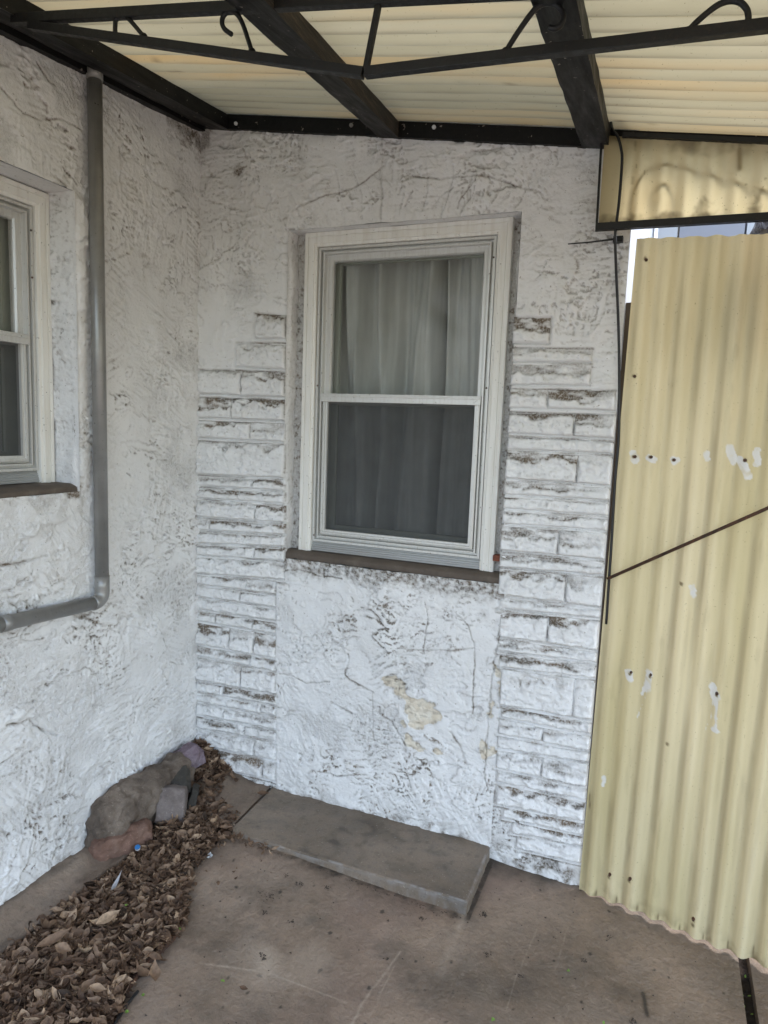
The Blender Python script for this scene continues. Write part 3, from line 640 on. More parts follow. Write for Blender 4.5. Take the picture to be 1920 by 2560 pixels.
lcrack([z1n(0, 380), z1n(100, 490), z1n(180, 520), z1n(260, 515), z1n(350, 560)], .003); lcrack([z1n(270, 720), z1n(330, 800)], .0022); lcrack([z1n(150, 270), z1n(200, 350), z1n(240, 370)], .003)
D2 = np.clip(D2, 0, 1)
LOY0, LOY1, LOZ0, LOZ1 = -1.40, -.612, 1.262, 2.165
mk = ~((LY > LOY0) & (LY < LOY1) & (LZ > LOZ0) & (LZ < LOZ1))
leftw = grid('left_wall', H2, LY, LZ, M['stucco'], house, {'dirt': D2, 'bare': np.zeros_like(LY), 'rough': np.clip(RG2 + .8 * ss(-LY, .5, .62) * ss(-LZ, -1.27, -1.2) * ss(fbm(LY * 5, LZ * 5, 661, 3), -.2, .2), 0, 1)}, mk, flip=True)
# coarser continuation of the left wall out of the picture
LY3, LZ3 = np.meshgrid(np.linspace(-5, -1.45, 330), np.linspace(0, 2.66, 220), indexing='ij'); h3, _ = stucco(LY3, LZ3, 600)
bd_ = 1.0
grid('left_wall_outer', h3 * bd_ - .002 * (1 - bd_), LY3, LZ3, M['stucco'], house, {'dirt': dirtmap(h3, .012, LY3, LZ3, 650, .12), 'bare': np.zeros_like(LY3)}, ~((LY3 > LOY0) & (LY3 < LOY1) & (LZ3 > LOZ0) & (LZ3 < LOZ1)), flip=True)
strip('reveal', lambda a, b, h: (-a + .012, LOY1 + .004 - h - .0 * a, LOZ0 + b), LOZ1 - LOZ0, .12, leftw, 700, amp=1.1)
strip('reveal', lambda a, b, h: (-a + .004, LOY1 + .01 - b, LOZ1 - h * .3), LOY1 + .01 - LOY0, .12, leftw, 710, amp=.2)
bm = bmesh.new()
box(bm, -.25, -.03, LOY1 + .02, .0, -.1, 2.95); box(bm, -.25, -.03, LOY0 - .01, LOY1 + .02, -.1, LOZ0 - .03); box(bm, -.25, -.03, LOY0 - .01, LOY1 + .02, LOZ1 + .03, 2.95); box(bm, -.25, -.03, -5, LOY0 - .01, -.1, 2.95)
box(bm, -.03, -.005, -5, 0, 2.64, 2.95)
bmobj('wall_core', bm, M['siding'], house)
# rooms
bm = bmesh.new()
def roombox(bm, x0, x1, y0, y1, z0, z1, openface):
    P_ = [(x0, y0, z0), (x1, y0, z0), (x1, y1, z0), (x0, y1, z0), (x0, y0, z1), (x1, y0, z1), (x1, y1, z1), (x0, y1, z1)]
    v = [bm.verts.new(p) for p in P_]
    for nme, f in (('b', (3, 2, 1, 0)), ('t', (4, 5, 6, 7)), ('-y', (0, 1, 5, 4)), ('+x', (1, 2, 6, 5)), ('+y', (2, 3, 7, 6)), ('-x', (3, 0, 4, 7))):
        if nme != openface: bm.faces.new([v[i] for i in f])
roombox(bm, -.2, 1.36, .252, 3.6, .2, 2.7, '-y'); bmobj('room', bm, M['room'], house)
bm = bmesh.new(); roombox(bm, -3, -.252, -4, -.1, .2, 2.7, '+x'); bmobj('room', bm, M['room'], house)
# house eaves and roof above the patio cover
bm = bmesh.new(); box(bm, -4, 1.75, -.02, 4.2, 2.95, 3.1); box(bm, -4, -.02, -5.2, -.02, 2.95, 3.1); bmobj('roof', bm, M['shingle'], house)
bm = bmesh.new(); box(bm, -4, -.25, .0, 4, -.1, 2.95); 
bm.free()
# --- concrete sills
def sill(name, pts, thick, mname):
    bm = bmesh.new(); n = len(pts) // 2
    return bm
def sillgrid(x0, x1, y0, y1, zf, zb, tr, seed):
    n1, n2 = int((x1 - x0) / .004), 34
    A_, B_ = np.meshgrid(np.linspace(x0, x1, n1), np.linspace(0, 1, n2), indexing='ij')
    dep = y0 + (y1 - y0) * ss(B_, .15, 1) + .004 * fbm(A_ * 18, B_, seed, 3) * (B_ < .5)
    zz = zf + (zb - zf) * np.minimum(1, B_ / .38) - .006 * (1 - ss(B_, 0, .06)) * (1 + 1.2 * fbm(A_ * 30, B_, seed + 6, 3)) + .002 * fbm(A_ * 30, B_ * 2, seed + 3, 4)
    P_ = tr(A_, dep, zz); return grid('sill', *P_, M['sill'], house)
sillgrid(.385, 1.236, -.001, .12, .996, 1.022, lambda a, d, z: (a, d, z), 750)
sillgrid(-1.40, -.602, -.002, .14, 1.264, 1.285, lambda a, d, z: (-d, a, z), 760)

# --- windows
def profile_frame(name, a0, a1, z0, z1, prof, tr, m, parent, bottom=True, foot=None):
    """sweep a profile [(inset, depth)] round a rectangle with mitred corners"""
    bm = bmesh.new(); rings = []
    cor = [(a0, z0, 1, 1), (a0, z1, 1, -1), (a1, z1, -1, -1), (a1, z0, -1, 1)]
    for (a, z, sa, sz) in cor:
        zz = (lambda d: z + sz * d) if (bottom or sz < 0) else (lambda d: z)
        rings.append([bm.verts.new(tr(a + sa * d, dep, zz(d))) for d, dep in prof])
    prs = [(0, 1), (1, 2), (2, 3)] + ([(3, 0)] if bottom else [])
    for i, j in prs:
        for q in range(len(prof) - 1): bm.faces.new([rings[i][q], rings[i][q + 1], rings[j][q + 1], rings[j][q]])
    if not bottom: bm.faces.new(rings[0]); bm.faces.new(rings[3])
    return bmobj(name, bm, m, parent)
def window(tr, a0, a1, z0, z1, label, Dp, flipx=False):
    """a0..a1, z0..z1 outer trim; Dp = depth of the trim face"""
    W = empty('window', (0, 0, 0), None, None); W.parent = house; W['label'] = label
    T_ = profile_frame('trim', a0, a1, z0, z1, [(0, Dp + .03), (0, Dp + .002), (.003, Dp), (.014, Dp), (.015, Dp + .003), (.017, Dp + .003), (.018, Dp), (.038, Dp - .001), (.040, Dp + .003), (.049, Dp + .005), (.051, Dp + .03)], tr, M['trim'], W, bottom=False)
    # aluminium storm window frame
    i0, i1, y0, y1 = a0 + .053, a1 - .053, z0 + .04, z1 - .052
    profile_frame('frame', i0, i1, y0, y1, [(0, Dp + .04), (0, Dp + .012), (.008, Dp + .012), (.009, Dp + .03), (.016, Dp + .03), (.017, Dp + .014), (.022, Dp + .014), (.023, Dp + .034), (.03, Dp + .034), (.031, Dp + .045)], tr, M['alu'], W)
    zm_ = z0 + .5 * (z1 - z0) - .018
    g0, g1, h0, h1 = a0 + .081, a1 - .081, z0 + .068, z1 - .078
    # lower sash (screen) in front
    sh = profile_frame('sash', g0, g1, h0, zm_ + .025, [(0, Dp + .04), (0, Dp + .018), (.004, Dp + .016), (.010, Dp + .016), (.011, Dp + .021), (.018, Dp + .021), (.019, Dp + .04)], tr, M['alu'], W)
    sh2 = profile_frame('sash', g0, g1, zm_ - .005, h1, [(0, Dp + .056), (0, Dp + .036), (.006, Dp + .034), (.015, Dp + .034), (.019, Dp + .04), (.02, Dp + .056)], tr, M['alu'], W)
    bm = bmesh.new(); hexa(bm, [tr(*p) for p in ((g0 - .004, Dp + .010, zm_), (g1 + .004, Dp + .010, zm_), (g1 + .004, Dp + .036, zm_), (g0 - .004, Dp + .036, zm_), (g0 - .004, Dp + .010, zm_ + .030), (g1 + .004, Dp + .010, zm_ + .030), (g1 + .004, Dp + .036, zm_ + .030), (g0 - .004, Dp + .036, zm_ + .030))])
    hexa(bm, [tr(*p) for p in ((g0, Dp + .006, zm_ + .018), (g1, Dp + .006, zm_ + .018), (g1, Dp + .0115, zm_ + .018), (g0, Dp + .0115, zm_ + .018), (g0, Dp + .006, zm_ + .024), (g1, Dp + .006, zm_ + .024), (g1, Dp + .0115, zm_ + .024), (g0, Dp + .0115, zm_ + .024))])
    bmobj('meeting_rail', bm, M['alu'], W, .0015)
    def pane(nm, x0, x1, za, zb, d, mm):
        bm = bmesh.new(); bm.faces.new([bm.verts.new(tr(*p)) for p in ((x0, d, za), (x1, d, za), (x1, d, zb), (x0, d, zb))]); return bmobj(nm, bm, mm, W)
    def slabpane(nm, x0, x1, za, zb, d, mm):
        return pane(nm, x0, x1, za, zb, d, mm)
    slabpane('pane', g0 + .01, g1 - .01, zm_ + .005, h1 - .01, Dp + .046, M['glass'])
    slabpane('screen', g0 + .008, g1 - .008, h0 + .008, zm_ + .012, Dp + .030, M['screen'])
    # ribbed apron under the sash
    bm = bmesh.new(); pr = []
    n = 11; zA, zB = z0 + .003, z0 + .043
    for q in range(n + 1):
        f = q / n; zc = zA + (zB - zA) * f
        if q > 0: pr.append((Dp + .010 + .012 * f + (.0022 if q % 2 else 0), zc - .0006))
        pr.append((Dp + .010 + .012 * f + (0 if q % 2 else .0022), zc + .0006))
    pr.append((Dp + .045, zB))
    ra = [bm.verts.new(tr(i0 - .002, d, z)) for d, z in pr]; rb = [bm.verts.new(tr(i1 + .002, d, z)) for d, z in pr]
    for q in range(len(pr) - 1): bm.faces.new([ra[q], ra[q + 1], rb[q + 1], rb[q]])
    bmobj('apron', bm, M['aludark'], W)
    # old wooden sash behind
    profile_frame('inner_sash', a0 + .060, a1 - .060, z0 + .05, z1 - .05, [(0, Dp + .1), (0, Dp + .085), (.045, Dp + .085), (.047, Dp + .1)], tr, M['inner'], W)
    profile_frame('jamb', a0 + .030, a1 - .030, z0 + .01, z1 - .03, [(.0, Dp + .04), (0, .26), (.03, .26), (.03, Dp + .046)], tr, M['inner'], W)
    bm = bmesh.new(); hexa(bm, [tr(*p) for p in ((a0 + .07, Dp + .084, zm_ - .01), (a1 - .07, Dp + .084, zm_ - .01), (a1 - .07, Dp + .102, zm_ - .01), (a0 + .07, Dp + .102, zm_ - .01), (a0 + .07, Dp + .084, zm_ + .028), (a1 - .07, Dp + .084, zm_ + .028), (a1 - .07, Dp + .102, zm_ + .028), (a0 + .07, Dp + .102, zm_ + .028))])
    bmobj('inner_rail', bm, M['inner'], W)
    pane('inner_pane', a0 + .09, a1 - .09, z0 + .08, z1 - .08, Dp + .095, M['glass'])
    for sa, sz in ((a0 + .060, z0 + .062), (a0 + .060, z0 + .62), (a1 - .060, z0 + .62), (a1 - .060, z1 - .12)):
        bm = bmesh.new(); bmesh.ops.create_icosphere(bm, subdivisions=1, radius=.0035, matrix=Matrix.Translation(tr(sa, Dp + .011, sz))); bmobj('screw', bm, M['rust'], W)
    return W
TB = lambda a, d, z: Vector((a, d, z)); TL = lambda a, d, z: Vector((-d, a, z))
w1 = window(TB, .442, 1.198, 1.020, 2.181, 'white sash window with curtain between the two stone columns', .030)
w2 = window(TL, -1.372, -.617, 1.284, 2.160, 'white sash window cut off by the left edge of the photo', .080)

# curtains hanging inside (things of their own)
def curtain(tr, a0, a1, z0, z1, d, seed, label, m='curtain', folds=((0, 1),)):
    A_, B_ = np.meshgrid(np.linspace(a0, a1, 260), np.linspace(z0, z1, 90), indexing='ij')
    t = (B_ - z0) / (z1 - z0)
    wv = .046 * np.sin(A_ * 40 + 2.2 * fbm(A_ * 3, t * .7, seed, 2) * 3) + .020 * fbm(A_ * 26, t * 1.5, seed + 4, 3) + .010 * np.sin(A_ * 131 + t * 1.3) * (.3 + .7 * t)
    gx = a0 + .61 * (a1 - a0); wv += .11 * np.exp(-((A_ - gx - .012 * (t - .5)) / .010) ** 2)
    P_ = tr_np(tr, A_, d + wv, B_); return tag(grid('curtain', *P_, M[m], None), label, 'curtain', 'curtains hanging inside the two windows')
def tr_np(tr, a, d, z): return (a, d, z) if tr is TB else (-d, a, z)
curtain(TB, .40, 1.25, 1.0, 2.25, .185, 800, 'pale gathered curtain hanging inside the middle window')
curtain(TL, -1.40, -.66, 1.2, 2.25, .26, 820, 'pale curtain hanging inside the window at the left edge')

# ================================================================== PATIO COVER
cover = empty('patio_roof', (0, 0, RZ), 'cream corrugated translucent patio roof on black wooden beams', 'patio roof')
PIT = .0635
def roofsheet(y0, y1, x0, x1, dz, ph=0.):
    nyy = int((y0 - y1) / PIT * 14); nxx = 140
    A_, B_ = np.meshgrid(np.linspace(x0, x1, nxx), np.linspace(y1, y0, nyy), indexing='ij')
    z = RZ + .012 + dz + RA * A_ + RB * B_ + .0105 * np.cos(2 * np.pi * B_ / PIT + ph) + .003 * fbm(A_ * 2, B_ * 2, 830, 2)
    val = ss(-np.cos(2 * np.pi * B_ / PIT + ph), .1, 1)
    d_ = .16 * val + .30 * ss(val, .7, 1) * ss(fbm(A_ * 3, B_ * 14, 831, 3), -.4, .3) + .5 * ss(fbm(A_ * 30, B_ * 30, 832, 3), .4, .5) * ss(fbm(A_ * 3, B_ * 3, 833, 2), 0, .4)
    d_ += .55 * np.exp(-((B_ - y1) / .006)) * 1. + .3 * np.exp(-((B_ + .012) / .02) ** 2)
    return grid('sheet', A_, B_, z, M['roof'], cover, {'dirt': np.clip(d_, 0, 1), 'white': 0 * A_, 'opaque': 0 * A_})
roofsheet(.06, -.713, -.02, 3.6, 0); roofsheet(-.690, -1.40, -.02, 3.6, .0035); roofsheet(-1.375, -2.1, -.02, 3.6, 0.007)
def beam(pts, depth, m, end0=.0, length=2.1, names='beam'):
    """pts: left far, left near, right far, right near on the underside plane"""
    lf, ln, rf, rn = [np.array(p) for p in pts]
    def at(a, b, y): t = (y - a[1]) / (b[1] - a[1]); return a + (b - a) * t
    out = []
    for y in (end0, -length):
        l, r = at(lf, ln, y), at(rf, rn, y); out.append((l, r))
    (l0, r0), (l1, r1) = out
    bm = bmesh.new(); n = 40; vs = []
    for i in range(n + 1):
        t = i / n; l = l0 + (l1 - l0) * t; r = r0 + (r1 - r0) * t; j = .0012 * rnd.uniform(-1, 1)
        vs.append([bm.verts.new(tuple(p)) for p in ((l[0] + j, l[1], l[2] + j * .5), (r[0] + j, r[1], r[2] - j * .5), (r[0] + j, r[1], r[2] + depth), (l[0] + j, l[1], l[2] + depth))])
    for a_, b_ in zip(vs[:-1], vs[1:]):
        for q in range(4): bm.faces.new([a_[q], a_[(q + 1) % 4], b_[(q + 1) % 4], b_[q]])
    bm.faces.new(vs[0]); bm.faces.new(vs[-1][::-1])
    return bmobj(names, bm, m, cover)
BD = -.050
def under(p, d=BD): q = PR(*p, d=d); return q
# middle beam: black underside, raw weathered right side
mb = beam((under((926, 324)), under((602, 35)), under((983, 331)), under((677, 17))), .050, M['blackwood'], 0.)
mb.data.materials.append(M['weathered'])
for p in mb.data.polygons:
    if p.normal.x > .7: p.material_index = 1
rb = beam((under((1450, 355)), under((1325, 0)), under((1520, 357)), under((1440, 0))), .050, M['blackwood'], -.0)
lb = beam(((.050, 0, roofz(.05, 0, -.05)), (.050, -1, roofz(.05, -1, -.05)), (.142, 0, roofz(.142, 0, -.05)), (.142, -1, roofz(.142, -1, -.05))), .050, M['blackwood'], -.002)
rb2 = beam(((2.25, 0, roofz(2.25, 0, -.05)), (2.25, -1, roofz(2.25, -1, -.05)), (2.34, 0, roofz(2.34, 0, -.05)), (2.34, -1, roofz(2.34, -1, -.05))), .050, M['blackwood'], -.02)
# ledger strips on the two walls
bm = bmesh.new()
for xa_, xb_, dz_ in ((0, 1.47, -.050), (1.471, 3.4, -.032)):
    hexa(bm, [(xa_, -.022, roofz(xa_, 0, dz_)), (xb_, -.022, roofz(xb_, 0, dz_)), (xb_, .03, roofz(xb_, 0, dz_)), (xa_, .03, roofz(xa_, 0, dz_)), (xa_, -.022, roofz(xa_, 0, .0)), (xb_, -.022, roofz(xb_, 0, .0)), (xb_, .03, roofz(xb_, 0, .0)), (xa_, .03, roofz(xa_, 0, 0))])
bmobj('ledger', bm, M['blackwood'], cover)
bm = bmesh.new(); hexa(bm, [(-.01, -3.2, roofz(0, -3.2, -.075)), (.030, -3.2, roofz(0, -3.2, -.075)), (.030, -.002, roofz(0, 0, -.062)), (-.01, -.002, roofz(0, 0, -.062)), (-.01, -3.2, roofz(0, -3.2, .01)), (.030, -3.2, roofz(0, -3.2, .01)), (.030, -.002, roofz(0, 0, .01)), (-.01, -.002, roofz(0, 0, .01))])
bmobj('ledger', bm, M['blackwood'], cover)
for u, v in ((590, 309), (878, 313), (1085, 318)):
    p = PY(u, v, -.024); bm = bmesh.new(); tube(bm, [(p[0], -.021, p[2]), (p[0], -.027, p[2])], .0065, 12); tube(bm, [(p[0], -.027, p[2]), (p[0], -.032, p[2])], .0035, 6); bmobj('screw', bm, M['plastic' if u > 1000 or u < 600 else 'pipe'], cover)

# ================================================================== IRON TRUSS near the camera
YT = -.90
truss = empty('iron_truss', (1.0, YT, 2.3), 'black wrought iron truss with scrolls crossing under the patio roof', 'truss')
def T_(u, v, y=YT): return PY(u, v, y)
def ext(a, b, x): t = (x - a[0]) / (b[0] - a[0]); return a + (b - a) * t
def barobj(name, a, b, wd, hg, par=truss, m='iron'):
    bm = bmesh.new(); bar(bm, a, b, wd, hg); return bmobj(name, bm, M[m], par, .0015)
tc0, tc1 = T_(33, 49), T_(868, 3)
barobj('top_chord', tc0, ext(tc0, tc1, 2.6), .018, .022)
bl0, bv, br1 = T_(75, 64), T_(909, 183), T_(1920, 64)
barobj('bottom_chord', bl0, bv, .018, .019); barobj('bottom_chord', bv + np.array([.004, 0, 0]), ext(bv, br1, 2.6), .018, .019)
barobj('king_post', T_(914, 178), T_(951, -12), .010, .012)
def scroll(pts, r=.0052):
    P_ = [T_(*p, y=YT) for p in pts]; bm = bmesh.new(); tube(bm, smoothpath(P_, 5), r, 8)
    for w_ in (P_[0], P_[len(P_) // 2] if False else P_[0]): bmesh.ops.create_icosphere(bm, subdivisions=2, radius=.0085, matrix=Matrix.Translation(Vector(w_)))
    bmobj('scroll', bm, M['iron'], truss, smooth=True)
scroll([(360, 92), (335, 62), (318, 44), (302, 39), (290, 50), (288, 66), (288, 82)])
scroll([(630, 130), (620, 98), (606, 58), (592, 35), (575, 27), (560, 38), (555, 55), (561, 72), (579, 86)])
scroll([(1264, 130), (1290, 88), (1322, 42), (1345, 16), (1370, 8), (1395, 16), (1408, 38), (1404, 60), (1388, 72), (1372, 68)])
scroll([(1718, 80), (1745, 52), (1788, 17), (1820, 3), (1848, 5), (1866, 22), (1871, 42), (1869, 60)])
scroll([(2045, 45), (2080, 5), (2110, -20), (2140, -15), (2150, 10)])

# ================================================================== DOWNPIPE
dp = empty('downpipe', (.035, -.51, .94), 'grey painted drain pipe running down the left wall and elbowing away', 'drainpipe')
X0 = .036; pr_ = .0215
ptop, pbot, pel, pend = PX(236, 160, X0), PX(255, 1440, X0), PX(250, 1500, X0), PX(-30, 1568, X0)
bm = bmesh.new(); tube(bm, [ptop, pbot], pr_, 24); bmobj('pipe', bm, M['pipe'], dp, smooth=True)
bm = bmesh.new(); e1 = np.array(pbot); d1 = np.array([0, 0, -1.]); corner = PX(256, 1503, X0); d2 = (pend - corner); d2 = d2 / np.linalg.norm(d2)
pth = []
for q in range(9):
    t = q / 8; p = (1 - t) ** 2 * (corner + np.array([0, 0, .038])) + 2 * t * (1 - t) * corner + t * t * (corner + d2 * .042); pth.append(p)
tube(bm, [e1 + [0, 0, .0]] + [corner + np.array([0, 0, .05])] + pth, .0235, 24); bmobj('elbow', bm, M['pipe'], dp, smooth=True)
bm = bmesh.new(); tube(bm, [corner + d2 * .04, corner + d2 * 1.6], pr_, 24); bmobj('pipe', bm, M['pipe'], dp, smooth=True)
bm = bmesh.new(); cp_ = corner + d2 * .345; tube(bm, [cp_, cp_ + d2 * .03], .0238, 24); bmobj('collar', bm, M['pipe'], dp, smooth=True)
bm = bmesh.new(); tube(bm, [ptop + np.array([0, 0, -.045]), ptop + np.array([0, 0, -.004])], .0240, 24); tube(bm, [ptop + np.array([0, 0, -.004]), ptop + np.array([.004, .008, .022]), ptop + np.array([.016, .02, .055]), ptop + np.array([.03, .035, .09])], [.0238, .0235, .0235, .023], 24)
bmobj('collar', bm, M['pipe'], dp, smooth=True)

# ================================================================== CONCRETE STEP and corner pad
step = empty('step', (.81, -.16, 0), 'low grey concrete step slab against the wall under the window', 'step')
n1, n2 = 300, 120
A_, B_ = np.meshgrid(np.linspace(0, 1, n1), np.linspace(0, 1, n2), indexing='ij')
c00, c10, c01, c11 = np.array([.385, -.327]), np.array([1.258, -.320]), np.array([.366, .01]), np.array([1.254, .01])
px_ = (c00[0] * (1 - A_) + c10[0] * A_) * (1 - B_) + (c01[0] * (1 - A_) + c11[0] * A_) * B_
py_ = (c00[1] * (1 - A_) + c10[1] * A_) * (1 - B_) + (c01[1] * (1 - A_) + c11[1] * A_) * B_
edd = np.minimum(np.minimum(A_, 1 - A_) * .87, B_ * .33)
pz_ = .058 - .005 * (1 - np.clip(edd / .006, 0, 1)) ** 2 + .0008 * fbm(px_ * 20, py_ * 20, 860, 4) - .003 * ss(-edd, -.004, 0) * ss(fbm(px_ * 25, py_ * 25, 861, 3), .15, .3)
dd = .5 * ss(fbm(px_ * 4, py_ * 7, 862, 5), -.05, .4) + .3 * ss(fbm(px_ * 30, py_ * 30, 867, 4), .15, .4)
for (cx_, cy_, r_) in ((z5(735, 585)[0], z5(735, 585)[1], .062), (z5(770, 505)[0], z5(770, 505)[1], .05), (z5(820, 450)[0], z5(820, 450)[1], .05), (z5(1075, 495)[0], z5(1075, 495)[1], .034), (z5(1155, 550)[0], z5(1155, 550)[1], .026), (z5(630, 560)[0], z5(630, 560)[1], .05)):
    p = PZ(cx_, cy_, .058); rr = np.hypot(px_ - p[0], (py_ - p[1]) * 1.2) / r_ + .34 * fbm(px_ * 22, py_ * 22, 863, 3)
    dd = dd * (1 - .55 * ss(-rr, -1, -.8)) + .45 * np.exp(-((rr - 1.2) / .30) ** 2) * np.clip(.6 + 1.6 * fbm(px_ * 14, py_ * 14, 866, 3), 0, 1)
dd += .8 * np.exp(-(1 - B_) * .33 / .018)
wh_ = .55 * ss(-edd, -.010, -.002) * ss(fbm(px_ * 20, py_ * 20, 864, 3), -.2, .3)
top = grid('top', px_, py_, pz_, M['slab'], step, {'dirt': np.clip(dd, 0, 1), 'white': np.clip(wh_, 0, 1)})
def side(a, b, seed):
    U, V_ = np.meshgrid(np.linspace(0, 1, 260), np.linspace(0, 1, 16), indexing='ij'); nrm = np.array([b[1] - a[1], -(b[0] - a[0])]); nrm = nrm / np.linalg.norm(nrm)
    X_ = a[0] + (b[0] - a[0]) * U; Y_ = a[1] + (b[1] - a[1]) * U; off = .0035 * fbm(U * 14, V_ * 1.2, seed, 4) * ss(V_ * (1 - V_), 0, .12)
    return grid('side', X_ + nrm[0] * off, Y_ + nrm[1] * off, -.04 + V_ * .0935, M['slab'], step, {'dirt': np.clip(.7 * ss(-V_, -.6, -.42) + .5 * ss(fbm(U * 10, V_ * 2, seed + 3, 4), .1, .5), 0, 1), 'white': np.clip(.28 * ss(fbm(U * 22, V_ * 1.5, seed + 5, 4), -.1, .35) * ss(V_, .45, .6) + .22 * ss(V_, .86, .98), 0, 1)})
side(c00, c10, 870); side(c10, c11, 875); side(c01, c00, 878)
U, V_ = np.meshgrid(np.linspace(.0, .362, 90), np.linspace(-.285, .01, 80), indexing='ij')
padx = U + (.02 * (V_ < 0) * (-V_) / .3)
pz2 = .060 + .075 * ss(.30 - U, 0, .30) * ss(V_, -.30, 0.) + .002 * fbm(U * 20, V_ * 20, 880, 4)
tag(grid('concrete_pad', padx, V_, pz2, M['patio'], None, {'dirt': np.clip(.35 + .4 * fbm(U * 9, V_ * 9, 881, 3), 0, 1), 'white': 0 * U}), kind='structure')
bm = bmesh.new(); hexa(bm, [(.2, -.288, -.05), (.384, -.288, -.05), (.384, -.28, -.05), (.2, -.28, -.05), (.2, -.288, .061), (.384, -.288, .058), (.384, -.28, .058), (.2, -.28, .061)]); tag(bmobj('concrete_pad_edge', bm, M['patio']), kind='structure')

# rusty edging strip between bed and patio
bm = bmesh.new()
es = [PZ(*p, .008) for p in ((462, 2275), (452, 2310), (430, 2345), (395, 2378), (362, 2412), (333, 2450), (318, 2480))]
sp_ = smoothpath(es, 5); vs = []
for i, p in enumerate(sp_):
    wdt_ = .007 * math.sin(math.pi * min(1, max(.08, i / (len(sp_) - 1)))) + .003
    vs.append([bm.verts.new((p.x - wdt_, p.y, .010)), bm.verts.new((p.x + wdt_ * .6, p.y - wdt_ * .5, .013)), bm.verts.new((p.x + wdt_ * .8, p.y - wdt_ * .5, .0)), bm.verts.new((p.x - wdt_, p.y, -.01))])
for a_, b_ in zip(vs[:-1], vs[1:]):
    for q in range(4): bm.faces.new([a_[q], a_[(q + 1) % 4], b_[(q + 1) % 4], b_[q]])
tag(bmobj('edging_strip', bm, M['rust']), 'rusty curved metal strip along the patio edge beside the leaves', 'edging')
bm = bmesh.new(); tube(bm, smoothpath([PZ(*p, .006) for p in ((345, 2478), (325, 2502), (300, 2538), (262, 2600))], 4), .004, 8); tag(bmobj('hose', bm, M['cable']), 'thin black hose end beside the leaf bed at the bottom edge', 'hose')

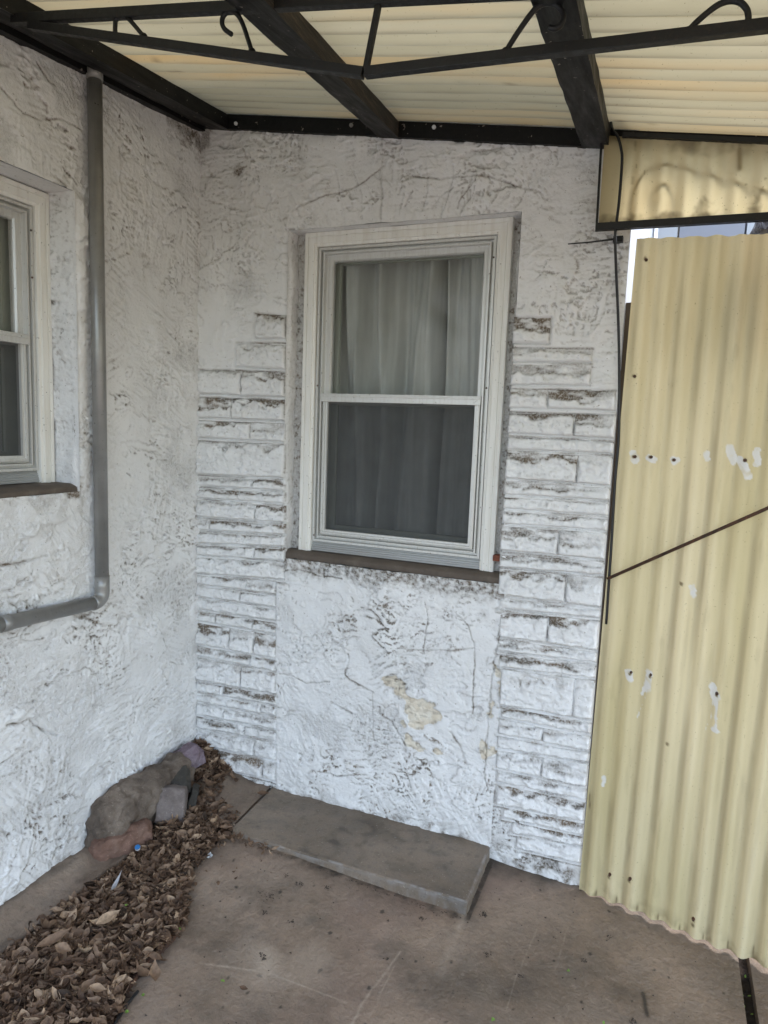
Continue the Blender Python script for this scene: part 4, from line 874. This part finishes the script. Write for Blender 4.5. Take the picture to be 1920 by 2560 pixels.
# ================================================================== YELLOW FENCE
fd = np.array([.99028927, -.13902214]); fn = np.array([-.13902214, -.99028927])   # along, towards the camera
F0 = np.array([1.562, -.012])
fence = empty('corrugated_fence', (1.6, -.03, 0), 'yellow corrugated fibreglass fence at the right of the stone column', 'fence')
FP = .0635
def on_fence(u, v, off=0.):
    n3 = np.array([fn[0], fn[1], 0]); p = hit(u, v, n3, (F0[0] + fn[0] * off, F0[1] + fn[1] * off, 0)); s_ = (p[:2] - F0) @ fd; return s_, p[2]
def fsheet(s0, s1, off, ph, seed, topf, first=False):
    n1, n2 = int((s1 - s0) / .0035), 560
    A_, B_ = np.meshgrid(np.linspace(s0, s1, n1), np.linspace(0, 1, n2), indexing='ij')
    s_bot = -.001; s_ = A_ + (.020 * B_ * np.exp(-A_ / .5) if first else .020 * B_ * np.exp(-A_ / .5))
    zb = -.022 * ss(A_, .1, .5) - .002; zt = topf(A_) + .004 * fbm(A_ * 30, A_ * 0, seed, 3)
    zz = zb + (zt - zb) * B_
    phn = ph + .9 * fbm(A_ * 3, zz * .5, seed + 11, 2)
    wav = (.0095 - .0035 * B_) * (1 + .5 * fbm(A_ * 5, zz * 1.2, seed + 12, 2)) * np.cos(2 * np.pi * A_ / FP + phn) + .008 * fbm(A_ * 2, zz * 1.3, seed + 1, 3)
    flat = np.exp(-np.clip(A_ - s0, 0, 9) / .012); wav = wav * (1 - .6 * flat)
    o = off + wav
    X_ = F0[0] + fd[0] * s_ + fn[0] * o; Y_ = F0[1] + fd[1] * s_ + fn[1] * o
    val = ss(-np.cos(2 * np.pi * (A_ - .006) / FP + phn), .15, 1)
    d_ = (.24 - .14 * B_) * val + .34 * val * ss(fbm(A_ * 6, zz * 1.6, seed + 2, 4), -.35, .35) + .12 * ss(fbm(A_ * 40, zz * 3, seed + 4, 4), .1, .4)
    d_ += .55 * np.exp(-np.clip(zz - zb, 0, 9) / .03) * ss(fbm(A_ * 30, zz * 20, seed + 5, 3), -.1, .4) + .12 * ss(fbm(A_ * 25, zz * 5, seed + 6, 4), .3, .5)
    wht = 0 * A_
    def wl(pts, r, am=1.):
        q = [on_fence(*p) for p in pts]; dd_ = seg(s_, zz, q) + .007 * fbm(A_ * 50, zz * 50, seed + 7, 4); return am * ss(-dd_, -r, -r + .003) * np.clip(.8 + .9 * fbm(A_ * 40, zz * 40, seed + 8, 3), .3, 1)
    if first:
        for pts, r in (([z5f(855, 1400), z5f(860, 1440)], .013), ([z5f(940, 1425), z5f(965, 1435)], .012), ([z5f(1080, 1440), z5f(1085, 1440)], .014), ([z5f(1255, 1400), z5f(1262, 1430)], .009), ([z5f(1385, 1370), z5f(1400, 1450)], .012), ([z5f(1440, 1440), z5f(1485, 1520)], .013), ([z5f(1530, 1380), z5f(1535, 1460)], .010),
                       ([b3f(1248, 250), b3f(1255, 300)], .009), ([b3f(905, 715), b3f(908, 745)], .014), ([b3f(1015, 720), b3f(1005, 800)], .013), ([b3f(985, 800), b3f(975, 835)], .006), ([b3f(1005, 820), b3f(975, 890), b3f(950, 960)], .0022),
                       ([b3f(1360, 800), b3f(1375, 850)], .014), ([b3f(1380, 850), b3f(1378, 1010)], .005), ([b3f(1360, 1020), b3f(1385, 1030)], .008), ([b3f(1362, 860), b3f(1350, 960), b3f(1315, 1035)], .0022), ([b3f(768, 1280), b3f(766, 1330)], .006)):
            wht = np.maximum(wht, wl(pts, r))
        for (u, v) in (z5f(855, 1420), z5f(945, 1422), z5f(1072, 1438), z5f(1465, 1440), b3f(912, 722), b3f(1020, 735), b3f(1380, 840), z5f(855, 975), z5f(918, 330), b3f(795, 1828), b3f(905, 1852), b3f(1115, 1100), b3f(1190, 235), b6f(1272, 690), b6f(1272, 715)):
            q = on_fence(u, v); d0 = np.hypot(s_ - q[0], zz - q[1]) + .002 * fbm(A_ * 90, zz * 90, seed + 9, 2); d_ += .95 * ss(-d0, -.0075, -.003); wht = wht * (1 - ss(-d0, -.0065, -.003))
        for (u, v) in (b6f(771, 555), b6f(876, 592), b6f(984, 640), b6f(1090, 688), b6f(1203, 738), b6f(1322, 790), b6f(1451, 832), b6f(1582, 858), b6f(736, 65), b6f(736, 105)):
            q = on_fence(u, v); d_ += 1.0 * np.exp(-((s_ - q[0]) / .0022) ** 2 - ((zz - q[1]) / .013) ** 2)
    return grid('sheet', X_, Y_, zz, M['fence'], fence, {'dirt': np.clip(d_, 0, 1), 'white': wht, 'opaque': .6 * wht + .0 * A_}, flip=True)
b6f = zm(1120, 1960, .4822)
tf = lambda s_: 2.074 - .062 * s_
fsheet(0, .70, .012, 2.5, 890, tf, True)
fsheet(.66, 1.36, .016, 2.5, 895, tf); fsheet(1.32, 2.02, .020, 2.5, 897, tf)
for (u, v) in (z5f(855, 1420), z5f(945, 1422), z5f(1072, 1438), z5f(1465, 1440), b3f(912, 722), b3f(1020, 735), b3f(1380, 840), z5f(855, 975), z5f(918, 330), b3f(795, 1828), b3f(905, 1852), b6f(1272, 702)):
    q = on_fence(u, v, .022); p0 = np.array([*(F0 + fd * q[0] + fn * .016), q[1]]); p1 = np.array([*(F0 + fd * q[0] + fn * .0262), q[1]]); bm = bmesh.new(); tube(bm, [p0, p1], [.0052, .0038], 8); bmobj('screw', bm, M['rust'], fence)
# posts and rails behind, out of sight but holding the sheets
bm = bmesh.new()
for s_ in (.85, 1.9):
    p = F0 + fd * s_ - fn * .05; box(bm, p[0] - .04, p[0] + .04, p[1] - .03, p[1] + .04, -.15, 1.95)
bmobj('post', bm, M['lattice'], fence)
# rod
rod0 = on_fence(*b3f(782, 212), .035); rod1 = on_fence(1920, 1270, .035)
r0 = np.array([*(F0 + fd * rod0[0] + fn * .035), rod0[1]]); r1 = np.array([*(F0 + fd * rod1[0] + fn * .035), rod1[1]])
bm = bmesh.new(); tube(bm, [r0, r0 + (r1 - r0) * 2.6], .0048, 10); tag(bmobj('steel_rod', bm, M['rust'], smooth=True), 'thin rusty steel rod slanting across the yellow fence', 'rod')

# ================================================================== UPPER HANGING PANEL
panel = empty('hanging_panel', (1.8, -.04, 2.1), 'yellow fibreglass panel in a black frame hanging above the fence', 'panel')
YP = -.055
pl_t, pl_b, pr_b, pr_t = PY(1507, 350, YP), PY(1495, 578, YP), PY(1920, 553, YP), PY(1920, 362, YP)
def gtop(x): return roofz(x, 0, -.030)
zbf = lambda x: pl_b[2] + .004 + (pr_b[2] - pl_b[2]) * (x - pl_b[0]) / (pr_b[0] - pl_b[0])
n1, n2 = 460, 110
A_, B_ = np.meshgrid(np.linspace(pl_b[0], 3.0, n1), np.linspace(0, 1, n2), indexing='ij')
zz = zbf(A_) + (gtop(A_) - zbf(A_)) * B_
wv = .0085 * np.cos(2 * np.pi * A_ / FP + 1.) * ss(A_, 1.53, 1.58)
d_ = .85 * ss(fbm(A_ * 14, zz * 14, 905, 4) - (zz - zbf(A_)) * 9, -.35, .15) + .7 * ss(fbm(A_ * 9, zz * 9, 907, 4) - (gtop(A_) - zz) * 12, -.2, .25)
d_ += .5 * np.exp(-((A_ - 1.558) / .004) ** 2) * ss(fbm(A_ * 5, zz * 20, 908, 3), .05, .3) + .5 * ss(fbm(A_ * 45, zz * 45, 909, 3), .48, .58)
grid('sheet', A_, YP + wv * .9, zz, M['panel'], panel, {'dirt': np.clip(d_, 0, 1), 'white': 0 * A_, 'opaque': 0 * A_}, flip=True)
def zseg(name, x0, x1, z0, z1, wd, hg):
    bm = bmesh.new(); bar(bm, (x0, YP - .012, z0), (x1, YP - .012, z1), wd, hg); bmobj(name, bm, M['rustblack'] if 'rustblack' in M else M['iron'], panel)
zseg('bottom_rail', pl_b[0] - .004, 3.0, zbf(pl_b[0]) + .004, zbf(3.0) + .004, .020, .020)
bm = bmesh.new(); bar(bm, (pl_b[0] - .004, YP - .006, zbf(pl_b[0]) - .006), (pl_t[0] - .003, YP - .006, pl_t[2] + .01), .010, .006, up=(1, 0, 0)); bmobj('side_rail', bm, M['iron'], panel)
zseg('top_rail', pl_b[0] + .05, 3.0, gtop(pl_b[0] + .05) - .001, gtop(3.0) - .001, .014, .012)
# iron scrollwork just behind the panel, seen as a soft shade through it
z7f = zm(1480, 320, .2652)
orn = empty('iron_scrollwork', (1.75, -.03, 2.2), 'curled iron scrollwork showing dimly through the hanging yellow panel', 'ironwork')
YO = YP + .0145
def scr2(pts, r=.0035):
    P_ = [PY(*z7f(*p), y=YO) for p in pts]; bm = bmesh.new(); tube(bm, smoothpath(P_, 5), r, 8); bmobj('scroll', bm, M['iron'], orn, smooth=True)
scr2([(630, 700), (600, 640), (600, 580), (640, 540), (710, 520), (780, 550), (820, 610), (825, 680), (800, 760), (760, 840)])
scr2([(400, 860), (395, 700), (430, 540), (500, 430), (600, 380), (700, 345), (800, 350), (900, 385), (1100, 435), (1340, 500), (1560, 555), (1750, 600), (2100, 560)])
scr2([(960, 860), (1010, 800), (1080, 790), (1150, 830)]); scr2([(1600, 560), (1580, 640), (1550, 700)])
bm = bmesh.new(); bar(bm, PY(*z7f(1370, 200), YO), PY(*z7f(1400, 400), YO), .006, .016, up=(1, 0, 0)); bmobj('plate', bm, M['iron'], orn)

# ================================================================== CABLE and wall stub
yc = -.030
pts = [(1524, 316), (1532, 326), (1544, 341), (1553, 373), (1555, 407), (1548, 500), (1541, 559), (1538, 598), (1541, 691), (1545, 780), (1548, 907), (1547, 1088)]
P_ = [PY(u, v, -.07 if v < 600 else -.03) for u, v in pts]; P_ += [PY(1538, 1200, -.028), PY(1530, 1336, -.024), PY(1523, 1445, -.022), PY(1516, 1560, -.02)]
P_[0] = P_[0] + np.array([0, .02, .02])
bm = bmesh.new(); tube(bm, smoothpath(P_, 5), .0042, 8); tag(bmobj('cable', bm, M['cable'], smooth=True), 'black cable hanging down the wall edge beside the yellow fence', 'cable')
bm = bmesh.new(); tube(bm, [PY(1420, 610, -.028), PY(1470, 606, -.034), PY(1536, 598, -.036)], [.0018, .0022, .003], 6); q = PY(1545, 597, -.034); box(bm, q[0] - .014, q[0] + .014, -.036, -.008, q[2] - .008, q[2] + .008)
tag(bmobj('cable_clip', bm, M['iron']), 'thin black wire tie clipped to the cable on the upper wall', 'cable tie')

# ================================================================== ROCKS
def blob(name, spine, rad, m, seed, label, amp=.10, n=36, sq=1., freq=9):
    sp2 = smoothpath([Vector(s_) for s_ in spine], 8); L = len(sp2); rr = np.interp(np.linspace(0, 1, L), np.linspace(0, 1, len(rad)), rad)
    V3 = []; rs = np.random.RandomState(seed)
    t = np.linspace(0, 1, L)
    up = Vector((0, 0, 1))
    for i, p in enumerate(sp2):
        tg = (sp2[min(i + 1, L - 1)] - sp2[max(i - 1, 0)]).normalized(); sdv = tg.cross(up).normalized(); u2 = sdv.cross(tg)
        for k_ in range(n):
            a = 2 * math.pi * k_ / n; V3.append(p + (sdv * math.cos(a) + u2 * math.sin(a) * sq) * rr[i])
    V3 = np.array([list(v) for v in V3]); c = np.repeat(np.array([list(p) for p in sp2]), n, 0)
    nrm = V3 - c; ln = np.linalg.norm(nrm, axis=1, keepdims=True) + 1e-6; nrm = nrm / ln
    f = fbm(V3[:, 0] * freq + V3[:, 2] * 5, V3[:, 1] * freq - V3[:, 2] * 4, seed, 4) * amp + .3 * amp * fbm(V3[:, 0] * 40, V3[:, 1] * 40 + V3[:, 2] * 33, seed + 5, 3)
    V3 = V3 + nrm * f[:, None] * np.minimum(ln, .09) * 6 * .5
    idx = np.arange(L * n).reshape(L, n); F = np.stack([idx[:-1], np.roll(idx[:-1], -1, 1), np.roll(idx[1:], -1, 1), idx[1:]], -1).reshape(-1, 4)
    return tag(from_np(name, V3, F, m), label, 'rock')
def ell(t): return np.sqrt(np.clip(1 - (2 * t - 1) ** 2, 0, 1))
pa, pb_, pc_ = PZ(282, 2040, .10), PZ(330, 1975, .145), PZ(400, 1915, .165)
pd = PZ(458, 1905, .165)
tt = np.linspace(0, 1, 15); rad = list(.072 * ell(tt) ** .8)
def chunk(name, c, dims, rot, m, seed, label, cuts=9, amp=.004, rnd_=.16, big=0., cat='stone'):
    bm = bmesh.new(); bmesh.ops.create_cube(bm, size=1); bmesh.ops.subdivide_edges(bm, edges=bm.edges[:], cuts=cuts, use_grid_fill=True)
    rs = random.Random(seed)
    from mathutils import noise as mn, Euler
    Rm = Euler(rot).to_matrix()
    for v in bm.verts:
        p = v.co.copy(); q = Vector(p); L_ = max(abs(q.x), abs(q.y), abs(q.z)); 
        sph = q.normalized() * .62; q = q.lerp(sph, rnd_)
        q = Vector((q.x * dims[0] * (1 - .16 * (p.z + .5)), q.y * dims[1] * (1 - .1 * p.z), q.z * dims[2]))
        q += Vector(mn.noise_vector(q * 8 + Vector((0, seed, 3)))) * big
        q += Vector(mn.noise_vector(q * 28 + Vector((seed, 0, 0)))) * amp * 1.4 + Vector(mn.noise_vector(q * 110)) * amp * .35
        v.co = Rm @ q + Vector(c)
    return tag(bmobj(name, bm, m, smooth=True), label, cat)
chunk('boulder', (.046, -.365, .108), (.135, .43, .20), (R(2), R(4), R(-3)), M['rock'], 61, 'largest grey brown boulder lying against the left wall', 40, .011, .58, .022, 'rock')
chunk('rock', (.055, -.135, .165), (.08, .12, .085), (R(10), R(-12), R(-20)), M['purple'], 62, 'purple rock at the corner end of the big boulder', 22, .007, .45, .014, 'rock')
chunk('rock', (.092, -.525, .058), (.10, .19, .088), (R(4), R(8), R(-28)), M['red'], 63, 'reddish brown oblong stone in front of the boulder', 22, .007, .5, .012, 'rock')
pbk = np.array([.146, -.332, .103])
chunk('stone_block', pbk + np.array([-.0, .0, .0]), (.104, .075, .122), (R(-16), R(5), R(30)), M['block'], 31, 'pale square broken concrete block standing among the leaves')
pds = np.array([.115, -.265, .150])
chunk('slate', pds, (.09, .10, .045), (R(25), R(-12), R(35)), M['darkstone'], 37, 'dark flat stone wedged behind the pale block')
pd2 = PZ(484, 1990, .095); chunk('slate', pd2, (.03, .08, .075), (R(-10), R(15), R(30)), M['darkstone'], 39, 'dark stone leaning on the right side of the pale block')

# ================================================================== LEAVES
def leafmesh(c, yaw, pitch, roll, L, W, curl, fold, kind=0, nL=7, nW=3):
    u = np.linspace(0, 1, nL); v = np.linspace(-1, 1, nW); U, V_ = np.meshgrid(u, v, indexing='ij')
    prof = np.sin(np.pi * np.clip(U, .0, 1) ** .8) ** 1.25 + .03
    if kind == 1: prof = prof * (1 + .35 * np.sin(U * 17))
    x = (U - .5) * L; y = V_ * W * prof; z = fold * np.abs(V_) * W * prof + curl * L * ((U - .5) ** 2 * 2.2) + curl * W * np.abs(V_) ** 2 * prof
    P = np.stack([x, y, z], -1).reshape(-1, 3)
    cy, sy, cp, sp2, cr, sr = math.cos(yaw), math.sin(yaw), math.cos(pitch), math.sin(pitch), math.cos(roll), math.sin(roll)
    Rm = np.array([[cy, -sy, 0], [sy, cy, 0], [0, 0, 1]]) @ np.array([[cp, 0, sp2], [0, 1, 0], [-sp2, 0, cp]]) @ np.array([[1, 0, 0], [0, cr, -sr], [0, sr, cr]])
    P = P @ Rm.T + np.array(c)
    idx = np.arange(nL * nW).reshape(nL, nW); F = np.stack([idx[:-1, :-1], idx[1:, :-1], idx[1:, 1:], idx[:-1, 1:]], -1).reshape(-1, 4)
    return P, F
rg = random.Random(99)
Vs, Fs, Ts = [], [], []; off = 0
def addleaf(x, y, z, L, tone, flat=1., kind=0):
    global off
    P, F = leafmesh((x, y, z), rg.uniform(0, 6.28), rg.gauss(0, .32) * flat, rg.gauss(0, .6) * flat, L, L * rg.uniform(.13, .30), rg.uniform(-.5, .9), rg.uniform(-.3, .9), 1 if rg.random() < .3 else kind)
    Vs.append(P); Fs.append(F + off); Ts.append(np.full(len(P), tone) + np.random.RandomState(off % 9999).uniform(-.02, .02, len(P))); off += len(P)
ys = [e[1] for e in edge][::-1]; xs = [e[0] for e in edge][::-1]
cnt = 0
while cnt < 10500:
    y = rg.uniform(-1.45, .0); xe = np.interp(y, ys, xs) + (rg.gauss(0, .012) if y < -.42 else rg.gauss(.0, .03))
    xl = .150 + .01 * math.sin(y * 9) if y < -.55 else max(.0, .150 - (y + .55) * .9)
    if y > -.30: xe = min(xe, .145 + .42 * (-y) ** 1.0 + rg.gauss(0, .02))
    x = rg.uniform(xl - .015, xe)
    if x > xe: continue
    if x < .21 and -.55 < y < -.12 and x < .16: 
        if rg.random() < .8: continue
    if abs(x - pbk[0]) < .045 and abs(y - pbk[1]) < .035: continue
    base = float(bedz(np.array(x), np.array(y)))
    lay = rg.random()
    L = rg.uniform(.018, .052) * (1.15 if y < -.7 else 1)
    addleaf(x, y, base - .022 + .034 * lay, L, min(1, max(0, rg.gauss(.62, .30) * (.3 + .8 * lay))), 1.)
    cnt += 1
for _ in range(3600):      # broken bits and stems between the whole leaves
    y = rg.uniform(-1.4, -.05); xe = np.interp(y, ys, xs) + rg.gauss(0, .02); x = rg.uniform(.13, xe)
    if (x < .20 and y > -.6) or (y > -.3 and x > .14 + .42 * -y): continue
    base = float(bedz(np.array(x), np.array(y)))
    P, F = leafmesh((x, y, base + rg.uniform(-.004, .016)), rg.uniform(0, 6.28), rg.gauss(0, .3), rg.gauss(0, .4), *((rg.uniform(.02, .05), .0012) if rg.random() < .25 else (rg.uniform(.006, .014), rg.uniform(.002, .004))), rg.uniform(-.3, .6), .3, 0, 5, 3)
    Vs.append(P); Fs.append(F + off); Ts.append(np.full(len(P), min(1, max(0, rg.gauss(.5, .3))))); off += len(P)
# spill along the foot of the step and over the pad
for _ in range(240):
    t = rg.random() ** 1.5; p = PZ(560 + 110 * t + rg.gauss(0, 12), 2085 + 50 * t + rg.gauss(0, 16), .0)
    if p[1] > -.332 and p[0] > .37: continue
    addleaf(p[0], p[1], .008 + float(rise(p[0], p[1])) + .010 * rg.random(), rg.uniform(.016, .034), min(1, max(0, rg.gauss(.5, .2))))
for _ in range(190):
    x, y = rg.uniform(.06, .3), rg.uniform(-.27, -.02)
    if x > .10 + .45 * (-y) + rg.gauss(0, .02): continue
    z_ = .066 + .075 * max(0, (.30 - x) / .3) * max(0, (y + .3) / .3); addleaf(x, y, z_ + .02 * rg.random(), rg.uniform(.025, .05), min(1, max(0, rg.gauss(.5, .2))), 1.2)
for _ in range(26):
    p = PZ(rg.uniform(480, 700), rg.uniform(2100, 2230)); 
    if p[1] > -.35: continue
    addleaf(p[0], p[1], .005 + float(rise(p[0], p[1])), rg.uniform(.008, .02), rg.uniform(.2, .6), .4)
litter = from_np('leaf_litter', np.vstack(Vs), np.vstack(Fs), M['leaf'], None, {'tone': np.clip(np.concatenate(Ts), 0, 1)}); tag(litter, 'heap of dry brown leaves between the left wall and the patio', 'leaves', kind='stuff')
def oneleaf(u, v, z, L, W, yaw, pitch, roll, curl, fold, tone, label, kind=0):
    p = PZ(u, v, z); P, F = leafmesh(p, yaw, pitch, roll, L, W, curl, fold, kind, 15, 7)
    return tag(from_np('dry_leaf', P, F, M['leaf'], None, {'tone': np.full(len(P), tone)}), label, 'leaf', 'single large dry leaves')
oneleaf(272, 2295, .065, .070, .018, 1.0, -.25, .15, .15, .15, 1.0, 'large pale tan leaf lying on top of the leaf heap')
oneleaf(160, 2375, .060, .052, .014, .2, .1, .3, .35, .3, .78, 'pinkish crumpled leaf near the kerb among brown leaves')
oneleaf(140, 2350, .065, .095, .016, .9, -.3, .2, .3, .3, .62, 'long brown folded leaf leaning toward the kerb')
oneleaf(545, 1945, .085, .085, .03, 1.9, .35, -.5, .3, .1, .6, 'lobed brown leaf drooping onto the corner concrete pad', 1)
oneleaf(520, 1965, .095, .075, .018, 1.4, .5, .3, .5, .5, .55, 'curled brown leaf beside the lobed leaf in the corner')
oneleaf(658, 1985, .070, .048, .014, .5, 0, .1, .2, .2, .35, 'dark reddish leaf resting at the left end of the step')
oneleaf(385, 2435, .060, .06, .014, 2.3, -.3, .2, .5, .4, .8, 'light brown curled leaf next to the rusty strip')
oneleaf(245, 2475, .062, .046, .012, .3, .1, .1, .3, .3, .9, 'yellowish leaf low in the heap near the bottom edge')
oneleaf(610, 2472, .004, .026, .006, .1, 0, .2, .3, .3, .3, 'small brown leaf lying alone on the bare patio')
# tiny finds in the heap
p = PZ(344, 2121, .052); bm = bmesh.new(); tube(bm, [p, p + np.array([.003, -.004, .008])], .009, 14); o = bmobj('bottle_cap', bm, M['plastic']); o.data.materials.append(M['blue'])
for q in o.data.polygons:
    if q.normal.z > .6 or q.normal.x < -.3: q.material_index = 1
tag(o, 'small blue and white bottle cap in the leaves below the red stone', 'bottle cap')
p = PZ(523, 2146, .030); Vp, Fp, op = [], [], 0
for k_, (yw, L) in enumerate(((.4, .026), (2.0, .022), (3.4, .024), (5.0, .018))):
    P, F = leafmesh(p + np.array([.006 * math.cos(yw), .006 * math.sin(yw), .004]), yw, -.5, .3, L, .008, .6, .5, 0, 7, 5); Vp.append(P); Fp.append(F + op); op += len(P)
tag(from_np('plastic_scrap', np.vstack(Vp), np.vstack(Fp), M['plastic']), 'crumpled white plastic scrap at the tip of the leaf spill', 'scrap')
Pq, Fq = leafmesh(PZ(288, 2212, .062), 1.9, -.2, .3, .075, .006, .5, .3, 0, 15, 5); tag(from_np('feather', Pq, Fq, M['feather']), 'slim grey feather curved among the leaves', 'feather')
# sprouts: too small to count
Vp, Fp, op = [], [], 0
for (u, v, z) in ((440, 2183, .03), (463, 2218, .015), (315, 2265, .05), (448, 2326, .008), (356, 2490, .003), (316, 2533, .003), (695, 2130, .005), (690, 2126, .005), (712, 2132, .005), (556, 2455, .003), (1232, 2552, .003), (1508, 2560, .0), (1420, 2430, .0)):
    for k_ in range(3):
        c_ = PZ(u, v, z) + np.array([rg.uniform(-.003, .003), rg.uniform(-.003, .003), .003]); P, F = leafmesh(c_, rg.uniform(0, 6), rg.uniform(-.7, .2), .2, .009, .003, .3, .2, 0, 5, 3); Vp.append(P); Fp.append(F + op); op += len(P)
for k_ in range(40):
    c_ = np.array([2.048 + rg.uniform(-.012, .012), rg.uniform(-.5, -.1), -.066]); P, F = leafmesh(c_, rg.uniform(0, 6), rg.uniform(-.6, .2), .2, rg.uniform(.006, .012), .003, .3, .2, 0, 5, 3)
    if k_ < 9: Vp.append(P); Fp.append(F + op); op += len(P)
tag(from_np('sprouts', np.vstack(Vp), np.vstack(Fp), M['green']), 'tiny bright green seedlings dotted along the bed edge and patio', 'weeds', kind='stuff')
# crumbs and grit on the patio
Vp, Fp, op = [], [], 0
def grit(p, r):
    global op
    t = np.array([[1, 0, 0], [-.5, .9, 0], [-.5, -.9, 0], [0, 0, 1.]]) * r; a = rg.uniform(0, 6); c_, s_ = math.cos(a), math.sin(a)
    t = t @ np.array([[c_, -s_, 0], [s_, c_, 0], [0, 0, 1]]).T * np.array([rg.uniform(.6, 1.3), rg.uniform(.6, 1.3), .7]) + p
    Vp.append(t); Fp.append(np.array([[0, 1, 3], [1, 2, 3], [2, 0, 3]]) + op); op += 4
for _ in range(420):
    x, y = rg.uniform(.5, 2.02), rg.uniform(-1.3, -.02)
    if .36 < x < 1.27 and y > -.34: continue
    grit(np.array([x, y, float(floorz(np.array(x), y)) + .0005]), abs(rg.gauss(0, .0016)) + .0008)
for (u, v, s_) in ((*z5(355, 835), 16), (*z5(505, 788), 8), (*z5(655, 803), 6), (*z5(445, 748), 6), (*z5(475, 957), 6), (*z5(1145, 948), 6), (*z5(970, 1143), 4), (*z5(1470, 918), 6), (*z5(335, 908), 6), (*z5(325, 1112), 5), (*z6(185, 690), 6), (*z6(200, 890), 6), (*z6(840, 780), 5), (*z6(705, 905), 5), (*z6(372, 993), 4), (*z6(960, 1203), 6)):
    c_ = PZ(u, v, .0)
    for _k in range(s_ * 3): grit(c_ + np.array([0, 0, float(floorz(c_[0], c_[1]))]) + np.array([rg.gauss(0, .0011 * s_), rg.gauss(0, .0009 * s_), .0005 - .03 * 0]), rg.uniform(.0015, .0035))
for _ in range(160):
    x = rg.uniform(.42, 1.25); grit(np.array([x, -.335 - abs(rg.gauss(0, .008)), .0005 + float(rise(x, -.335))]), rg.uniform(.001, .003))
for _ in range(220): grit(np.array([rg.uniform(2.036, 2.062), rg.uniform(-1.3, .0), -.073 + rg.uniform(0, .01)]), rg.uniform(.002, .006))
tag(from_np('grit', np.vstack(Vp), np.vstack(Fp), M['crumb'], smooth=False), 'crumbs of mud and grit scattered over the patio', 'grit', kind='stuff')

# ================================================================== BEYOND THE FENCE
nb = empty('neighbour_building', (3, 2.6, 0), 'white and grey neighbouring building seen through the gap above the fence', 'building')
xcur = 1.58
for wd_, mm in ((.10, 'siding'), (.30, 'sidinggrey'), (.12, 'siding'), (.42, 'sidinggrey'), (.5, 'siding'), (1.2, 'sidinggrey')):
    bm = bmesh.new(); box(bm, xcur, xcur + wd_ - .01, 1.6, 1.8, 1.4, 2.6); bmobj('panel', bm, M[mm], nb); xcur += wd_
bm = bmesh.new(); box(bm, 1.70, 4.6, 1.82, 2.4, -.2, 2.55); bmobj('wall', bm, M['sidinggrey'], nb)
bm = bmesh.new()
for i in range(9): bar(bm, (1.575, .26, .25 + i * .19), (1.66, .24, .33 + i * .19), .012, .02, up=(0, 1, 0))
box(bm, 1.5615, 1.60, .02, .04, 0, 1.90); box(bm, 1.562, 1.70, .29, .31, 0, 1.93)
tag(bmobj('lattice', bm, M['lattice']), 'dark wooden lattice glimpsed in the slit beside the fence', 'lattice')
chunk('bag', (1.98, .10, 2.06), (.20, .12, .10), (R(10), R(20), R(15)), M['bag'], 51, 'dark crumpled plastic bag lying over the top of the fence', 9, .02)
